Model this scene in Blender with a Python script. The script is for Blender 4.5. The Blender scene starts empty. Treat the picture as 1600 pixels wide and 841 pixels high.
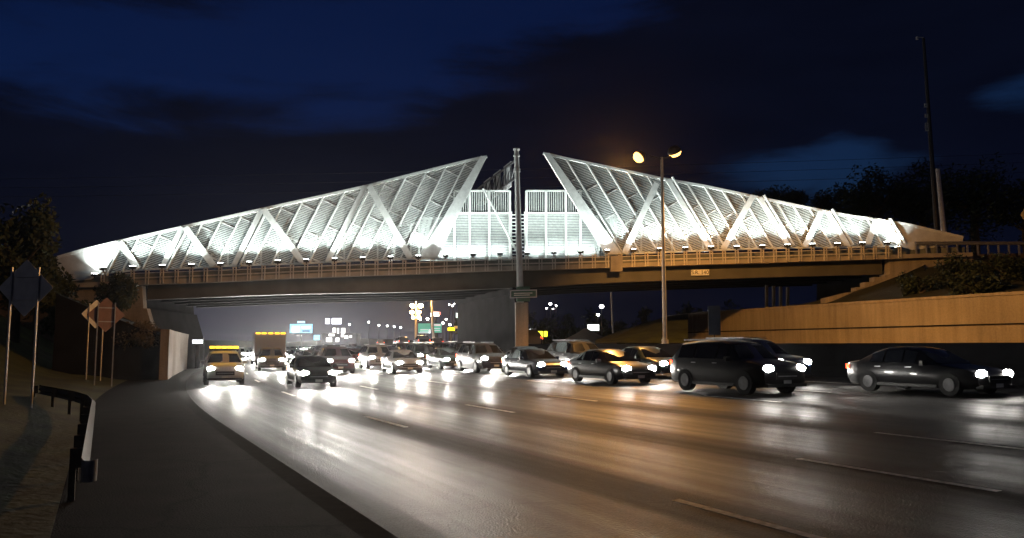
import bpy, math, random
from mathutils import Vector, Matrix, noise as mnoise
random.seed(7)
S = bpy.context.scene
COL = S.collection
R = math.radians

# ------------------------------------------------------------------ camera
F = 1250.0                       # focal length in units of a 1600 wide picture
CAMH = 2.1
PITCH = math.atan((540 - 420.5) / F)
cp, sp = math.cos(PITCH), math.sin(PITCH)
cd = bpy.data.cameras.new('camera'); cam = bpy.data.objects.new('camera', cd); COL.objects.link(cam)
cam.location = (0, 0, CAMH); cam.rotation_euler = (R(90) + PITCH, 0, 0)
cd.sensor_width = 36; cd.lens = 36 * F / 1600; cd.clip_end = 6000; cd.clip_start = 0.1
S.camera = cam

def ray(px, py):
    a = (px - 800) / F; b = -(py - 420.5) / F
    return Vector((a, cp - b * sp, sp + b * cp))
def at(px, py, Y):               # a survey point at distance Y along the view
    d = ray(px, py); return Vector((0, 0, CAMH)) + d * (Y / d.y)
def proj(p):
    q = Vector(p) - Vector((0, 0, CAMH))
    z = q.y * cp + q.z * sp; u = -q.y * sp + q.z * cp
    return (800 + F * q.x / z, 420.5 - F * u / z)

# ------------------------------------------------------------------ materials
def newmat(name):
    m = bpy.data.materials.new(name); m.use_nodes = True
    nt = m.node_tree; return m, nt, nt.nodes['Principled BSDF']
def mat(name, col, rough=0.6, metal=0.0, nscale=4.0, namt=0.25, bump=0.0, bscale=30.0, spec=0.5, coat=0.0):
    m, nt, b = newmat(name)
    tc = nt.nodes.new('ShaderNodeTexCoord')
    n = nt.nodes.new('ShaderNodeTexNoise'); n.inputs['Scale'].default_value = nscale; n.inputs['Detail'].default_value = 6
    nt.links.new(tc.outputs['Object'], n.inputs['Vector'])
    mr = nt.nodes.new('ShaderNodeMapRange'); mr.inputs[1].default_value = .3; mr.inputs[2].default_value = .7
    mr.inputs[3].default_value = 1 - namt; mr.inputs[4].default_value = 1 + namt
    nt.links.new(n.outputs['Fac'], mr.inputs[0])
    mx = nt.nodes.new('ShaderNodeVectorMath'); mx.operation = 'SCALE'; mx.inputs[0].default_value = col[:3]
    nt.links.new(mr.outputs[0], mx.inputs['Scale'])
    nt.links.new(mx.outputs[0], b.inputs['Base Color'])
    b.inputs['Roughness'].default_value = rough; b.inputs['Metallic'].default_value = metal
    b.inputs['Specular IOR Level'].default_value = spec; b.inputs['Coat Weight'].default_value = coat
    if bump:
        n2 = nt.nodes.new('ShaderNodeTexNoise'); n2.inputs['Scale'].default_value = bscale; n2.inputs['Detail'].default_value = 5
        nt.links.new(tc.outputs['Object'], n2.inputs['Vector'])
        bp_ = nt.nodes.new('ShaderNodeBump'); bp_.inputs['Strength'].default_value = bump; bp_.inputs['Distance'].default_value = .05
        nt.links.new(n2.outputs['Fac'], bp_.inputs['Height']); nt.links.new(bp_.outputs[0], b.inputs['Normal'])
    return m
def emit(name, col, s, nscale=0.0):
    m, nt, b = newmat(name)
    b.inputs['Base Color'].default_value = (*[min(.8, c) for c in col], 1)
    b.inputs['Emission Color'].default_value = (*col, 1); b.inputs['Emission Strength'].default_value = s
    return m

M = {}
M['white_steel'] = mat('white painted steel', (.72, .75, .74), .45, 0, 3, .12, .05, 60)
M['louvre'] = mat('galvanised louvre steel', (.50, .54, .53), .5, .1, 5, .15)
M['plate_steel'] = mat('pale plate steel', (.62, .63, .62), .5, 0, 1.5, .15, .05, 20)
M['concrete'] = mat('weathered concrete', (.36, .32, .27), .85, 0, .8, .25, .25, 12)
M['wallconc'] = mat('board marked wall concrete', (.36, .31, .25), .85, 0, .35, .3, .2, 6)
M['plinth'] = mat('grey green plinth concrete', (.17, .18, .155), .85, 0, .8, .3)
M['lamp_pole'] = mat('aluminium lamp pole', (.55, .52, .46), .6, .1, 3, .15)
def streaky(name, col):
    m, nt, b = newmat(name); N = nt.nodes.new; L = nt.links.new
    tc = N('ShaderNodeTexCoord'); mp_ = N('ShaderNodeMapping'); mp_.inputs['Scale'].default_value = (1.6, 1.6, .12); L(tc.outputs['Object'], mp_.inputs[0])
    n1 = N('ShaderNodeTexNoise'); n1.inputs['Scale'].default_value = 1.4; n1.inputs['Detail'].default_value = 8; L(mp_.outputs[0], n1.inputs['Vector'])
    n2 = N('ShaderNodeTexNoise'); n2.inputs['Scale'].default_value = .22; n2.inputs['Detail'].default_value = 6; L(tc.outputs['Object'], n2.inputs['Vector'])
    n3 = N('ShaderNodeTexNoise'); n3.inputs['Scale'].default_value = 9; n3.inputs['Detail'].default_value = 6; L(tc.outputs['Object'], n3.inputs['Vector'])
    ad = N('ShaderNodeMath'); ad.operation = 'ADD'; L(n1.outputs['Fac'], ad.inputs[0]); L(n2.outputs['Fac'], ad.inputs[1])
    a2 = N('ShaderNodeMath'); a2.operation = 'MULTIPLY_ADD'; a2.inputs[1].default_value = .5; L(n3.outputs['Fac'], a2.inputs[0]); L(ad.outputs[0], a2.inputs[2])
    r = N('ShaderNodeValToRGB'); r.color_ramp.elements[0].position = .42; r.color_ramp.elements[1].position = .85
    r.color_ramp.elements[0].color = (*[c * .45 for c in col], 1); r.color_ramp.elements[1].color = (*[c * 1.1 for c in col], 1)
    dv_ = N('ShaderNodeMath'); dv_.operation = 'MULTIPLY'; dv_.inputs[1].default_value = .5; L(a2.outputs[0], dv_.inputs[0]); L(dv_.outputs[0], r.inputs[0])
    L(r.outputs[0], b.inputs['Base Color']); b.inputs['Roughness'].default_value = .88
    bm = N('ShaderNodeBump'); bm.inputs['Strength'].default_value = .3; bm.inputs['Distance'].default_value = .03; L(n3.outputs['Fac'], bm.inputs['Height']); L(bm.outputs[0], b.inputs['Normal'])
    return m
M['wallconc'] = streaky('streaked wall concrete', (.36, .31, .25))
M['girder'] = mat('dull girder paint', (.085, .08, .065), .6, 0, .6, .25, .05, 15)
M['darkconc'] = mat('shade dark concrete', (.016, .016, .018), .95, 0, .7, .3, .2, 10, spec=.04)  # near black colour stands in for the shade under the bridge
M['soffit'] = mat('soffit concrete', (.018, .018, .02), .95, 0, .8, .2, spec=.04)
M['rail_steel'] = mat('railing steel', (.58, .54, .48), .5, .2, 5, .2)
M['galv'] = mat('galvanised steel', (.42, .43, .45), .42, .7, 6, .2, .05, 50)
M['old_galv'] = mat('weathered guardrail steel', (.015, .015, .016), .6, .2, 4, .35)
M['dark_metal'] = mat('dark metal', (.05, .05, .055), .5, .3, 6, .2)
M['sign_red'] = mat('reddish brown sign sheet', (.26, .15, .12), .6, 0, 3, .15)
M['sign_back'] = mat('aluminium sign back', (.5, .5, .52), .55, .2, 3, .15)
M['sign_green'] = mat('green sign sheet', (.05, .12, .08), .5, 0, 5, .15)
M['white_sheet'] = mat('white sign sheet', (.75, .73, .66), .5, 0, 5, .1)
M['black_paint'] = mat('black lettering', (.02, .02, .02), .6)
M['bark'] = mat('bark', (.06, .045, .03), .9, 0, 6, .3, .4, 30)
M['leaf'] = mat('dark leaves', (.024, .036, .014), .7, 0, 1.2, .45)
M['leaf_dry'] = mat('dry shrub leaves', (.085, .065, .03), .8, 0, 1.5, .4)
M['bank'] = mat('dark bank growth', (.02, .022, .01), .95, 0, .6, .5, .6, 5)
M['grass'] = mat('night grass', (.05, .06, .014), .9, 0, .5, .5, .6, 6)
M['soil'] = mat('earth', (.10, .075, .05), .95, 0, .6, .4, .5, 4)
M['mound'] = mat('pale slope paving', (.40, .30, .20), .9, 0, .5, .2, .3, 5)
M['far_ground'] = mat('far ground', (.03, .032, .025), .95, 0, .05, .4)
M['paint'] = mat('worn road paint', (.62, .62, .57), .6, 0, 9, .5)
M['tyre'] = mat('tyre rubber', (.02, .02, .02), .85)
M['rim'] = mat('alloy rim', (.12, .12, .125), .45, .8)
M['glass'] = mat('tinted car glass', (.012, .014, .018), .08, 0, 1, 0, spec=.8)
M['plastic'] = mat('black trim plastic', (.02, .02, .02), .5)
M['roadglass'] = mat('lamp glass', (.3, .3, .3), .2)
CARCOL = {n: mat('car paint ' + n, c, .3, .3, 1, .03, coat=.6) for n, c in dict(
    black=(.012, .012, .014), charcoal=(.04, .042, .046), navy=(.012, .02, .05), maroon=(.07, .01, .012),
    grey=(.13, .13, .135), green=(.015, .03, .022), silver=(.3, .31, .32), white=(.6, .6, .58)).items()}
M['headlight'] = emit('headlight glow', (1, .96, .88), 130)
M['headlight_far'] = emit('far headlight glow', (1, .95, .86), 380)
M['drl'] = emit('running light glow', (.9, .97, 1), 60)
M['taillight'] = emit('tail light glow', (1, .06, .02), 9)
M['amber'] = emit('amber marker glow', (1, .52, .03), 3.5)
M['flood'] = emit('flood lens glow', (.93, 1, .97), 30)
M['sodium'] = emit('sodium lens glow', (1, .50, .13), 5)
M['sodium_far'] = emit('far sodium lens', (1, .66, .28), 60)
M['whitelamp'] = emit('white lamp glow', (1, .96, .92), 25)

def road_material(name, base, lanes=True):
    m, nt, b = newmat(name)
    N = nt.nodes.new; L = nt.links.new
    uv = N('ShaderNodeUVMap'); sep = N('ShaderNodeSeparateXYZ'); L(uv.outputs[0], sep.inputs[0])
    cmb = N('ShaderNodeCombineXYZ')
    sv = N('ShaderNodeMath'); sv.operation = 'MULTIPLY'; sv.inputs[1].default_value = .035; L(sep.outputs[1], sv.inputs[0])
    L(sep.outputs[0], cmb.inputs[0]); L(sv.outputs[0], cmb.inputs[1])
    ns = N('ShaderNodeTexNoise'); ns.inputs['Scale'].default_value = 1.1; ns.inputs['Detail'].default_value = 4; L(cmb.outputs[0], ns.inputs['Vector'])
    # wheel paths: two polished tracks per 3.7 m lane, dark tar seams between lanes
    add = N('ShaderNodeMath'); add.operation = 'MULTIPLY_ADD'; add.inputs[1].default_value = .35; L(ns.outputs['Fac'], add.inputs[0]); L(sep.outputs[0], add.inputs[2])
    w = N('ShaderNodeMath'); w.operation = 'MULTIPLY'; w.inputs[1].default_value = 2 * math.pi / 3.7 ; L(add.outputs[0], w.inputs[0])
    c = N('ShaderNodeMath'); c.operation = 'COSINE'; L(w.outputs[0], c.inputs[0])
    tr = N('ShaderNodeMapRange'); tr.inputs[1].default_value = -1; tr.inputs[2].default_value = 1
    tr.inputs[3].default_value = 0; tr.inputs[4].default_value = 1; L(c.outputs[0], tr.inputs[0])
    pw = N('ShaderNodeMath'); pw.operation = 'POWER'; pw.inputs[1].default_value = 2.5; L(tr.outputs[0], pw.inputs[0])
    tc = N('ShaderNodeTexCoord')
    nf = N('ShaderNodeTexNoise'); nf.inputs['Scale'].default_value = 1.3; nf.inputs['Detail'].default_value = 8; L(tc.outputs['Object'], nf.inputs['Vector'])
    # colour
    k = N('ShaderNodeMath'); k.operation = 'MULTIPLY_ADD'; k.inputs[1].default_value = -.55; k.inputs[2].default_value = 1.0; L(pw.outputs[0], k.inputs[0])
    k2 = N('ShaderNodeMapRange'); k2.inputs[1].default_value = .3; k2.inputs[2].default_value = .7; k2.inputs[3].default_value = .75; k2.inputs[4].default_value = 1.2; L(nf.outputs['Fac'], k2.inputs[0])
    k3 = N('ShaderNodeMath'); k3.operation = 'MULTIPLY'; L(k.outputs[0], k3.inputs[0]); L(k2.outputs[0], k3.inputs[1])
    sc = N('ShaderNodeVectorMath'); sc.operation = 'SCALE'; sc.inputs[0].default_value = base; L(k3.outputs[0] if lanes else k2.outputs[0], sc.inputs['Scale'])
    n4 = N('ShaderNodeTexNoise'); n4.inputs['Scale'].default_value = 28; n4.inputs['Detail'].default_value = 6; n4.inputs['Roughness'].default_value = .7; L(tc.outputs['Object'], n4.inputs['Vector'])
    k5 = N('ShaderNodeMapRange'); k5.inputs[1].default_value = .3; k5.inputs[2].default_value = .7; k5.inputs[3].default_value = .6; k5.inputs[4].default_value = 1.4; L(n4.outputs['Fac'], k5.inputs[0])
    # old transverse joints and cracks
    vo = N('ShaderNodeTexVoronoi'); vo.feature = 'DISTANCE_TO_EDGE'; vo.inputs['Scale'].default_value = .16
    dn = N('ShaderNodeTexNoise'); dn.inputs['Scale'].default_value = .8; dn.inputs['Detail'].default_value = 5; L(tc.outputs['Object'], dn.inputs['Vector'])
    dm = N('ShaderNodeMixRGB'); dm.blend_type = 'ADD'; dm.inputs[0].default_value = 1.6; L(tc.outputs['Object'], dm.inputs[1]); L(dn.outputs['Color'], dm.inputs[2]); L(dm.outputs[0], vo.inputs['Vector'])
    ck = N('ShaderNodeMapRange'); ck.inputs[1].default_value = 0; ck.inputs[2].default_value = .012; ck.inputs[3].default_value = .45; ck.inputs[4].default_value = 1; L(vo.outputs['Distance'], ck.inputs[0])
    k6 = N('ShaderNodeMath'); k6.operation = 'MULTIPLY'; L(k5.outputs[0], k6.inputs[0]); L(ck.outputs[0], k6.inputs[1])
    sc2 = N('ShaderNodeVectorMath'); sc2.operation = 'SCALE'; L(sc.outputs[0], sc2.inputs[0]); L(k6.outputs[0], sc2.inputs['Scale'])
    L(sc2.outputs[0], b.inputs['Base Color'])
    rg = N('ShaderNodeMapRange'); rg.inputs[1].default_value = 0; rg.inputs[2].default_value = 1; rg.inputs[3].default_value = .38; rg.inputs[4].default_value = .62; L(pw.outputs[0], rg.inputs[0])
    rv = N('ShaderNodeMapRange'); rv.inputs[1].default_value = .3; rv.inputs[2].default_value = .7; rv.inputs[3].default_value = -.07; rv.inputs[4].default_value = .12
    nl = N('ShaderNodeTexNoise'); nl.inputs['Scale'].default_value = 2.6; nl.inputs['Detail'].default_value = 7; L(cmb.outputs[0], nl.inputs['Vector'])
    mxl = N('ShaderNodeMath'); mxl.operation = 'MULTIPLY_ADD'; mxl.inputs[1].default_value = .2
    L(nf.outputs['Fac'], mxl.inputs[0]); nl2 = N('ShaderNodeMath'); nl2.operation = 'MULTIPLY'; nl2.inputs[1].default_value = .8; L(nl.outputs['Fac'], nl2.inputs[0]); L(nl2.outputs[0], mxl.inputs[2]); L(mxl.outputs[0], rv.inputs[0])
    ra_ = N('ShaderNodeMath'); ra_.operation = 'ADD'; L(rg.outputs[0], ra_.inputs[0]); L(rv.outputs[0], ra_.inputs[1])
    if lanes: L(ra_.outputs[0], b.inputs['Roughness'])
    else: b.inputs['Roughness'].default_value = .9
    n3 = N('ShaderNodeTexNoise'); n3.inputs['Scale'].default_value = 35; n3.inputs['Detail'].default_value = 5; L(tc.outputs['Object'], n3.inputs['Vector'])
    bm = N('ShaderNodeBump'); bm.inputs['Strength'].default_value = .8; bm.inputs['Distance'].default_value = .03; L(n3.outputs['Fac'], bm.inputs['Height']); L(bm.outputs[0], b.inputs['Normal'])
    b.inputs['Specular IOR Level'].default_value = .21 if lanes else .06
    return m
M['asphalt'] = road_material('lane asphalt', (.021, .0195, .019))
M['shoulder'] = road_material('shoulder asphalt', (.015, .012, .011), False)
M['seam'] = mat('tar seam', (.010, .009, .009), .95, 0, 5, .3, spec=.05)

# ------------------------------------------------------------------ mesh builder
class MB:
    def __init__(s): s.v = []; s.f = []; s.uv = {}
    def add(s, vs, fs):
        b = len(s.v); s.v += [Vector(v) for v in vs]; s.f += [tuple(b + i for i in f) for f in fs]; return s
    def hexa(s, p):   # 8 points: bottom ring 0-3, top ring 4-7
        return s.add(p, [(3, 2, 1, 0), (4, 5, 6, 7), (0, 1, 5, 4), (1, 2, 6, 5), (2, 3, 7, 6), (3, 0, 4, 7)])
    def box(s, c, sz, rz=0.0, m=None):
        x, y, z = [q / 2 for q in sz]; c = Vector(c)
        mt = m or Matrix.Rotation(rz, 3, 'Z')
        return s.hexa([c + mt @ Vector(q) for q in ((-x, -y, -z), (x, -y, -z), (x, y, -z), (-x, y, -z), (-x, -y, z), (x, -y, z), (x, y, z), (-x, y, z))])
    def bar(s, p, q, w, h, up=Vector((0, 0, 1))):
        p, q = Vector(p), Vector(q); d = (q - p).normalized(); a = d.cross(up)
        if a.length < 1e-4: a = d.cross(Vector((1, 0, 0)))
        a.normalize(); b = a.cross(d).normalized(); a = a * w / 2; b = b * h / 2
        return s.hexa([p - a - b, p + a - b, p + a + b, p - a + b, q - a - b, q + a - b, q + a + b, q - a + b])
    def tube(s, p, q, r1, r2=None, n=10, cap=True):
        p, q = Vector(p), Vector(q); r2 = r1 if r2 is None else r2
        d = (q - p).normalized(); a = d.cross(Vector((0, 0, 1)))
        if a.length < 1e-3: a = Vector((1, 0, 0))
        a.normalize(); b = d.cross(a)
        vs = []
        for c, r in ((p, r1), (q, r2)):
            for i in range(n):
                t = 2 * math.pi * i / n; vs.append(c + a * r * math.cos(t) + b * r * math.sin(t))
        fs = [(i, (i + 1) % n, n + (i + 1) % n, n + i) for i in range(n)]
        if cap: fs += [tuple(range(n - 1, -1, -1)), tuple(range(n, 2 * n))]
        return s.add(vs, fs)
    def prism(s, poly, off):     # poly: list of 3d points (planar), extruded by vector off
        n = len(poly); off = Vector(off)
        vs = [Vector(p) for p in poly] + [Vector(p) + off for p in poly]
        return s.add(vs, [tuple(range(n - 1, -1, -1)), tuple(range(n, 2 * n))] + [(i, (i + 1) % n, n + (i + 1) % n, n + i) for i in range(n)])
    def loft(s, rings, closed=True, caps=True):
        n = len(rings[0]); vs = [v for r in rings for v in r]; fs = []
        for j in range(len(rings) - 1):
            for i in range(n if closed else n - 1):
                k = (i + 1) % n; fs.append((j * n + i, j * n + k, (j + 1) * n + k, (j + 1) * n + i))
        if caps and closed: fs += [tuple(range(n - 1, -1, -1)), tuple(range((len(rings) - 1) * n, len(rings) * n))]
        return s.add(vs, fs)
    def build(s, name, m, parent=None, local=False, smooth=False):
        me = bpy.data.meshes.new(name)
        o0 = Vector((0, 0, 0))
        if parent and not local:
            p = parent
            while p: o0 = o0 + p.location; p = p.parent
        me.from_pydata([tuple(v - o0) for v in s.v], [], s.f); me.materials.append(m)
        if s.uv:
            ul = me.uv_layers.new(name='UVMap')
            for li, lo in enumerate(me.loops): ul.data[li].uv = s.uv[lo.vertex_index]
        me.validate(); me.update()
        import bmesh
        bm = bmesh.new(); bm.from_mesh(me); bmesh.ops.recalc_face_normals(bm, faces=bm.faces); bm.to_mesh(me); bm.free()
        if smooth:
            me.polygons.foreach_set('use_smooth', [True] * len(me.polygons)); me.set_sharp_from_angle(angle=R(40))
        o = bpy.data.objects.new(name, me); COL.objects.link(o)
        if parent: o.parent = parent
        return o
def thing(name, label, cat, loc=(0, 0, 0), rz=0.0, group=None):
    o = bpy.data.objects.new(name, None); COL.objects.link(o); o.location = loc; o.rotation_euler = (0, 0, rz)
    o.empty_display_size = .3
    return tag(o, label, cat, group)
def tag(o, label, cat, group=None):
    o['label'] = label; o['category'] = cat
    if group: o['group'] = group
    return o
def text_mesh(name, body, size, extr, parent, loc, rot, m):
    fc = bpy.data.curves.new(name, 'FONT'); fc.body = body; fc.extrude = extr; fc.align_x = 'CENTER'; fc.align_y = 'CENTER'; fc.size = size
    t = bpy.data.objects.new(name, fc); COL.objects.link(t); bpy.context.view_layer.update()
    me = bpy.data.meshes.new_from_object(t.evaluated_get(bpy.context.evaluated_depsgraph_get()))
    bpy.data.objects.remove(t); me.name = name; me.materials.clear(); me.materials.append(m)
    o = bpy.data.objects.new(name, me); COL.objects.link(o); o.parent = parent; o.location = loc; o.rotation_euler = rot
    return o
def struct(o, kind='structure'): o['kind'] = kind; return o
KIDS = {}
def copy_tree(o, parent=None):
    c = o.copy(); COL.objects.link(c); c.parent = parent
    for ch in [x for x in COL.objects if x.parent == o]: copy_tree(ch, c)
    return c
def light(kind, name, loc, power, col, parent=None, target=None, size=.1, angle=None, blend=.5):
    l = bpy.data.lights.new(name, kind); l.energy = power; l.color = col
    if kind in ('POINT', 'SPOT'): l.shadow_soft_size = size
    if kind == 'SPOT': l.spot_size = R(angle); l.spot_blend = blend
    o = bpy.data.objects.new(name, l); COL.objects.link(o); o.location = loc
    if target is not None:
        o.rotation_euler = (Vector(target) - Vector(loc)).to_track_quat('-Z', 'Y').to_euler()
    if parent: o.parent = parent
    return o

# ------------------------------------------------------------------ the highway's line
KN = [(-40, -.51), (22, -.51), (38, -.42), (55, -.36), (100, -.30), (160, -.25), (250, -.20), (400, -.14), (900, -.08)]
def slope(y):
    for (a, sa), (b, sb) in zip(KN, KN[1:]):
        if y <= b: t = max(0, (y - a) / (b - a)); return sa + (sb - sa) * t
    return KN[-1][1]
ETAB = {}; _x = 3.35
for i in range(0, 1801): ETAB[i] = _x; _x += slope(i * .5 + .25) * .5
_x = 3.35
for i in range(0, -81, -1): ETAB[i] = _x; _x -= slope(i * .5 - .25) * .5
def E(y):
    t = y * 2; i = math.floor(t); i = max(-80, min(1799, i)); return ETAB[i] + (ETAB[i + 1] - ETAB[i]) * (t - i)
def RZ(off): return .03 * max(0, min(off, 25.5))
def P(y, off, z=None):
    s = slope(y); n = math.hypot(1, s)
    return Vector((E(y) + off / n, y - off * s / n, RZ(off) if z is None else z))
def heading(y): return math.atan2(1, slope(y))     # direction of the road, away from the camera
def find(px, off, z=None, lo=3, hi=700):           # station whose point at this offset is seen at column px
    best = None
    y = lo; prev = None
    while y < hi:
        q = P(y, off, z)
        if q.y > .5:
            d = proj(q)[0] - px
            if prev is not None and d * prev <= 0: return y
            prev = d
        y += .25 + y * .004
    return y
MED = 25.5
STN = [y for y in range(-14, 120, 2)] + [y for y in range(120, 300, 6)] + [y for y in range(300, 900, 20)]
def strip(name, m, offs, dz=0.0, y0=-14, y1=890, z=None, stn=None):
    mb = MB(); ys = [y for y in (stn or STN) if y0 <= y <= y1]
    if ys[0] > y0: ys.insert(0, y0)
    if ys[-1] < y1: ys.append(y1)
    n = len(offs)
    for j, y in enumerate(ys):
        for i, o in enumerate(offs):
            p = P(y, o, z); p.z += dz; mb.v.append(p); mb.uv[len(mb.v) - 1] = (o, y)
    for j in range(len(ys) - 1):
        for i in range(n - 1): mb.f.append((j * n + i, j * n + i + 1, (j + 1) * n + i + 1, (j + 1) * n + i))
    return mb.build(name, m)
gm = MB(); gm.add([(-2500, -200, -.4), (2500, -200, -.4), (2500, 4000, -.4), (-2500, 4000, -.4)], [(0, 1, 2, 3)])
struct(gm.build('ground', M['far_ground']))
struct(strip('highway_road', M['asphalt'], [0, 1.8, 3.7, 5.5, 7.4, 9.2, 11.1, 13, 14.8, 16.6, 18.5, 20.3, 22.2, 25]))
struct(strip('shoulder_pavement', M['shoulder'], [-3.4, -1.7, -.35], y1=160))
struct(strip('gutter_seam', M['seam'], [-.35, -.12, 0], dz=.0, y1=160))
struct(strip('opposite_road', M['asphalt'], [26.2, 30, 34, 38, 42, 46, 50], z=1.9))
mk = MB()
for o in (3.7, 7.4, 11.1, 14.8, 18.5, 22.2):
    y = 4.6 + (o * 1.7) % 5
    while y < 260:
        a = [P(y + t, o + e) for t, e in ((0, -.065), (0, .065), (1.5, .065), (1.5, -.065), (3, -.065), (3, .065))]
        for p in a: p.z += .008
        mk.add([a[0], a[1], a[2], a[3]], [(0, 1, 2, 3)]); mk.add([a[3], a[2], a[5], a[4]], [(0, 1, 2, 3)])
        y += 12.2
struct(mk.build('road_markings', M['paint']))

# ------------------------------------------------------------------ earth banks
DECKPX = [(60, 452), (222, 445), (360, 440), (440, 436), (545, 432), (640, 429), (760, 423.5), (860, 421.5), (1000, 417), (1100, 413.5), (1200, 411), (1250, 409), (1390, 405), (1430, 403), (1640, 398)]
A0 = Vector((-35.8, 63, 0)); TD = Vector((75, 7, 0)).normalized(); ND = Vector((TD.y, -TD.x, 0))
def BW(u, w, z): return A0 + TD * u + ND * w + Vector((0, 0, z))
def bp(px, py, w=0.0):           # point of the bridge's face plane
    d = ray(px, py); c = Vector((0, 0, CAMH)); o = A0 + ND * w
    t = (o - c).dot(ND) / d.dot(ND); q = c + d * t
    return Vector(((q - A0).dot(TD), q.z))
def lerp_tab(tab, x):
    if x <= tab[0][0]: a, b = tab[0], tab[1]
    elif x >= tab[-1][0]: a, b = tab[-2], tab[-1]
    else:
        for a, b in zip(tab, tab[1:]):
            if a[0] <= x <= b[0]: break
    return a[1] + (b[1] - a[1]) * (x - a[0]) / (b[0] - a[0])
DECK = [tuple(bp(x, y, 1.0)) for x, y in DECKPX]          # (u, z of the fascia's lower edge)
def zd(u): return lerp_tab(DECK, u)
def sm(a, b, x): t = max(0, min(1, (x - a) / (b - a))); return t * t * (3 - 2 * t)
lb = MB(); offs = [-3.4, -4, -5, -6.5, -8, -10, -12, -15, -18, -22, -28, -40, -70]
ys = list(range(-14, 112, 2))
for y in ys:
    for o in offs:
        q = P(y, o, 0)
        d = -o - 3.4
        hb = .42 * sm(0, 3, d) + .9 * sm(2.5, 9, d)
        k = sm(26, 58, y)
        hb += k * (3.6 * sm(3.0, 14, d) + 0 * d) + k * .8 * sm(8, 20, d)
        hb += .12 * mnoise.noise(Vector((q.x * .35, q.y * .35, 0))) * sm(0, 2, d)
        q.z = hb + .004; lb.v.append(q)
n = len(offs)
for j in range(len(ys) - 1):
    for i in range(n - 1): lb.f.append((j * n + i, j * n + i + 1, (j + 1) * n + i + 1, (j + 1) * n + i))
struct(lb.build('grass_bank', M['grass'], smooth=True))
def bank_z(x, y):
    best = min((abs((P(yy, o, 0) - Vector((x, y, 0))).length), yy, o) for yy in range(-10, 110, 1) for o in (-3.4, -4, -5, -6, -7, -8, -9, -10, -11, -12, -14, -16, -18, -20, -22, -24))
    _, yy, o = best; d = -o - 3.4; k = sm(26, 58, yy)
    return .42 * sm(0, 3, d) + .9 * sm(2.5, 9, d) + k * 3.6 * sm(3, 14, d) + k * .8 * sm(8, 20, d)

# ------------------------------------------------------------------ the bridge
br = thing('overpass_bridge', 'long concrete and steel overpass carrying white floodlit lattice screens across the highway', 'bridge', BW(38, 0, 0))
def uz(u, z, w): return BW(u, w, z)
def slab(mb, us, zlo, zhi, w0, w1):
    rings = [[uz(u, zlo(u), w0), uz(u, zlo(u), w1), uz(u, zhi(u), w1), uz(u, zhi(u), w0)] for u in us]
    return mb.loft(rings)
UL = bp(222, 445, 1)[0]; UR = bp(1390, 405, 1)[0]; U0 = bp(100, 440, 1)[0]; U1 = bp(1520, 400, 1)[0]
us = [U0 + (U1 - U0) * i / 40 for i in range(41)]
usg = [UL + (UR - UL) * i / 30 for i in range(31)]
slab(MB(), us, lambda u: zd(u), lambda u: zd(u) + .36, 1.0, .35).build('fascia', M['concrete'], br)
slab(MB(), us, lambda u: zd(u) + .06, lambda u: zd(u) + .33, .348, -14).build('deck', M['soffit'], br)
GB = [tuple(bp(x, y, -.2)) for x, y in [(225, 468), (440, 459.5), (540, 457.5), (640, 456), (760, 451), (850, 447.5), (900, 443.5), (1000, 439), (1100, 436), (1200, 432.5), (1390, 428)]]
gb = lambda u: lerp_tab(GB, u)
for w in (-.2, -3.6, -7, -10.4, -13.4):
    g = MB(); slab(g, usg, lambda u: gb(u), lambda u: zd(u) + .057, w, w - .12)
    slab(g, usg, lambda u: gb(u) - .06, lambda u: gb(u) - .003, w + .22, w - .34)
    g.build('girder', M['girder'] if w > -1 else M['soffit'], br)  # inner girders coloured darker for the shade under the deck
# stiffeners on the outer girder
for i in range(1, 24):
    u = UL + (UR - UL) * i / 24
    pass
slab(MB(), us, lambda u: zd(u) + .362, lambda u: zd(u) + .95, -.02, -.32).build('parapet', M['plinth'], br)
slab(MB(), us, lambda u: zd(u) + .332, lambda u: zd(u) + 1.3, -13.6, -13.9).build('parapet', M['concrete'], br)
# railing: posts in pairs with three rails, every second post carries a floodlight
PITCHU = bp(597, 420, .8)[0] - bp(575.3, 420, .8)[0]
up = bp(163, 430, .8)[0]; posts = []
while up < bp(1412, 390, .8)[0]: posts.append(up); up += PITCHU
proto_post = None; floods = []
def zpost(u): return zd(u) + .362
for i, u in enumerate(posts):
    if proto_post is None:
        m_ = MB()
        for e in (-.11, .11): m_.box(BW(0, 0, .225) + TD * e - A0, (.075, .11, 1.15), math.atan2(TD.y, TD.x))
        m_.box(BW(0, 0, .74) - A0, (.34, .1, .05), math.atan2(TD.y, TD.x))
        m_.box(BW(0, 0, .15) - A0, (.30, .09, .05), math.atan2(TD.y, TD.x))
        proto_post = m_.build('railing_post', M['rail_steel'], br, local=True); o = proto_post
    else:
        o = proto_post.copy(); COL.objects.link(o); o.parent = br
    o.location = BW(u, 1.08, zd(u) + .36) - br.location
rl = MB()
for dz, th in ((.14, .10), (.52, .07)):
    slab(rl, [p for p in us if posts[0] - .3 <= p <= posts[-1] + .3], lambda u: zd(u) + dz + .36, lambda u: zd(u) + dz + th + .36, 1.02, .95)
rl.build('railing', M['rail_steel'], br)
FLOODCOL = (.90, 1, .955)
fl_i = [i for i in range(len(posts)) if i % 2 == 0]
proto_f = None
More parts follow.
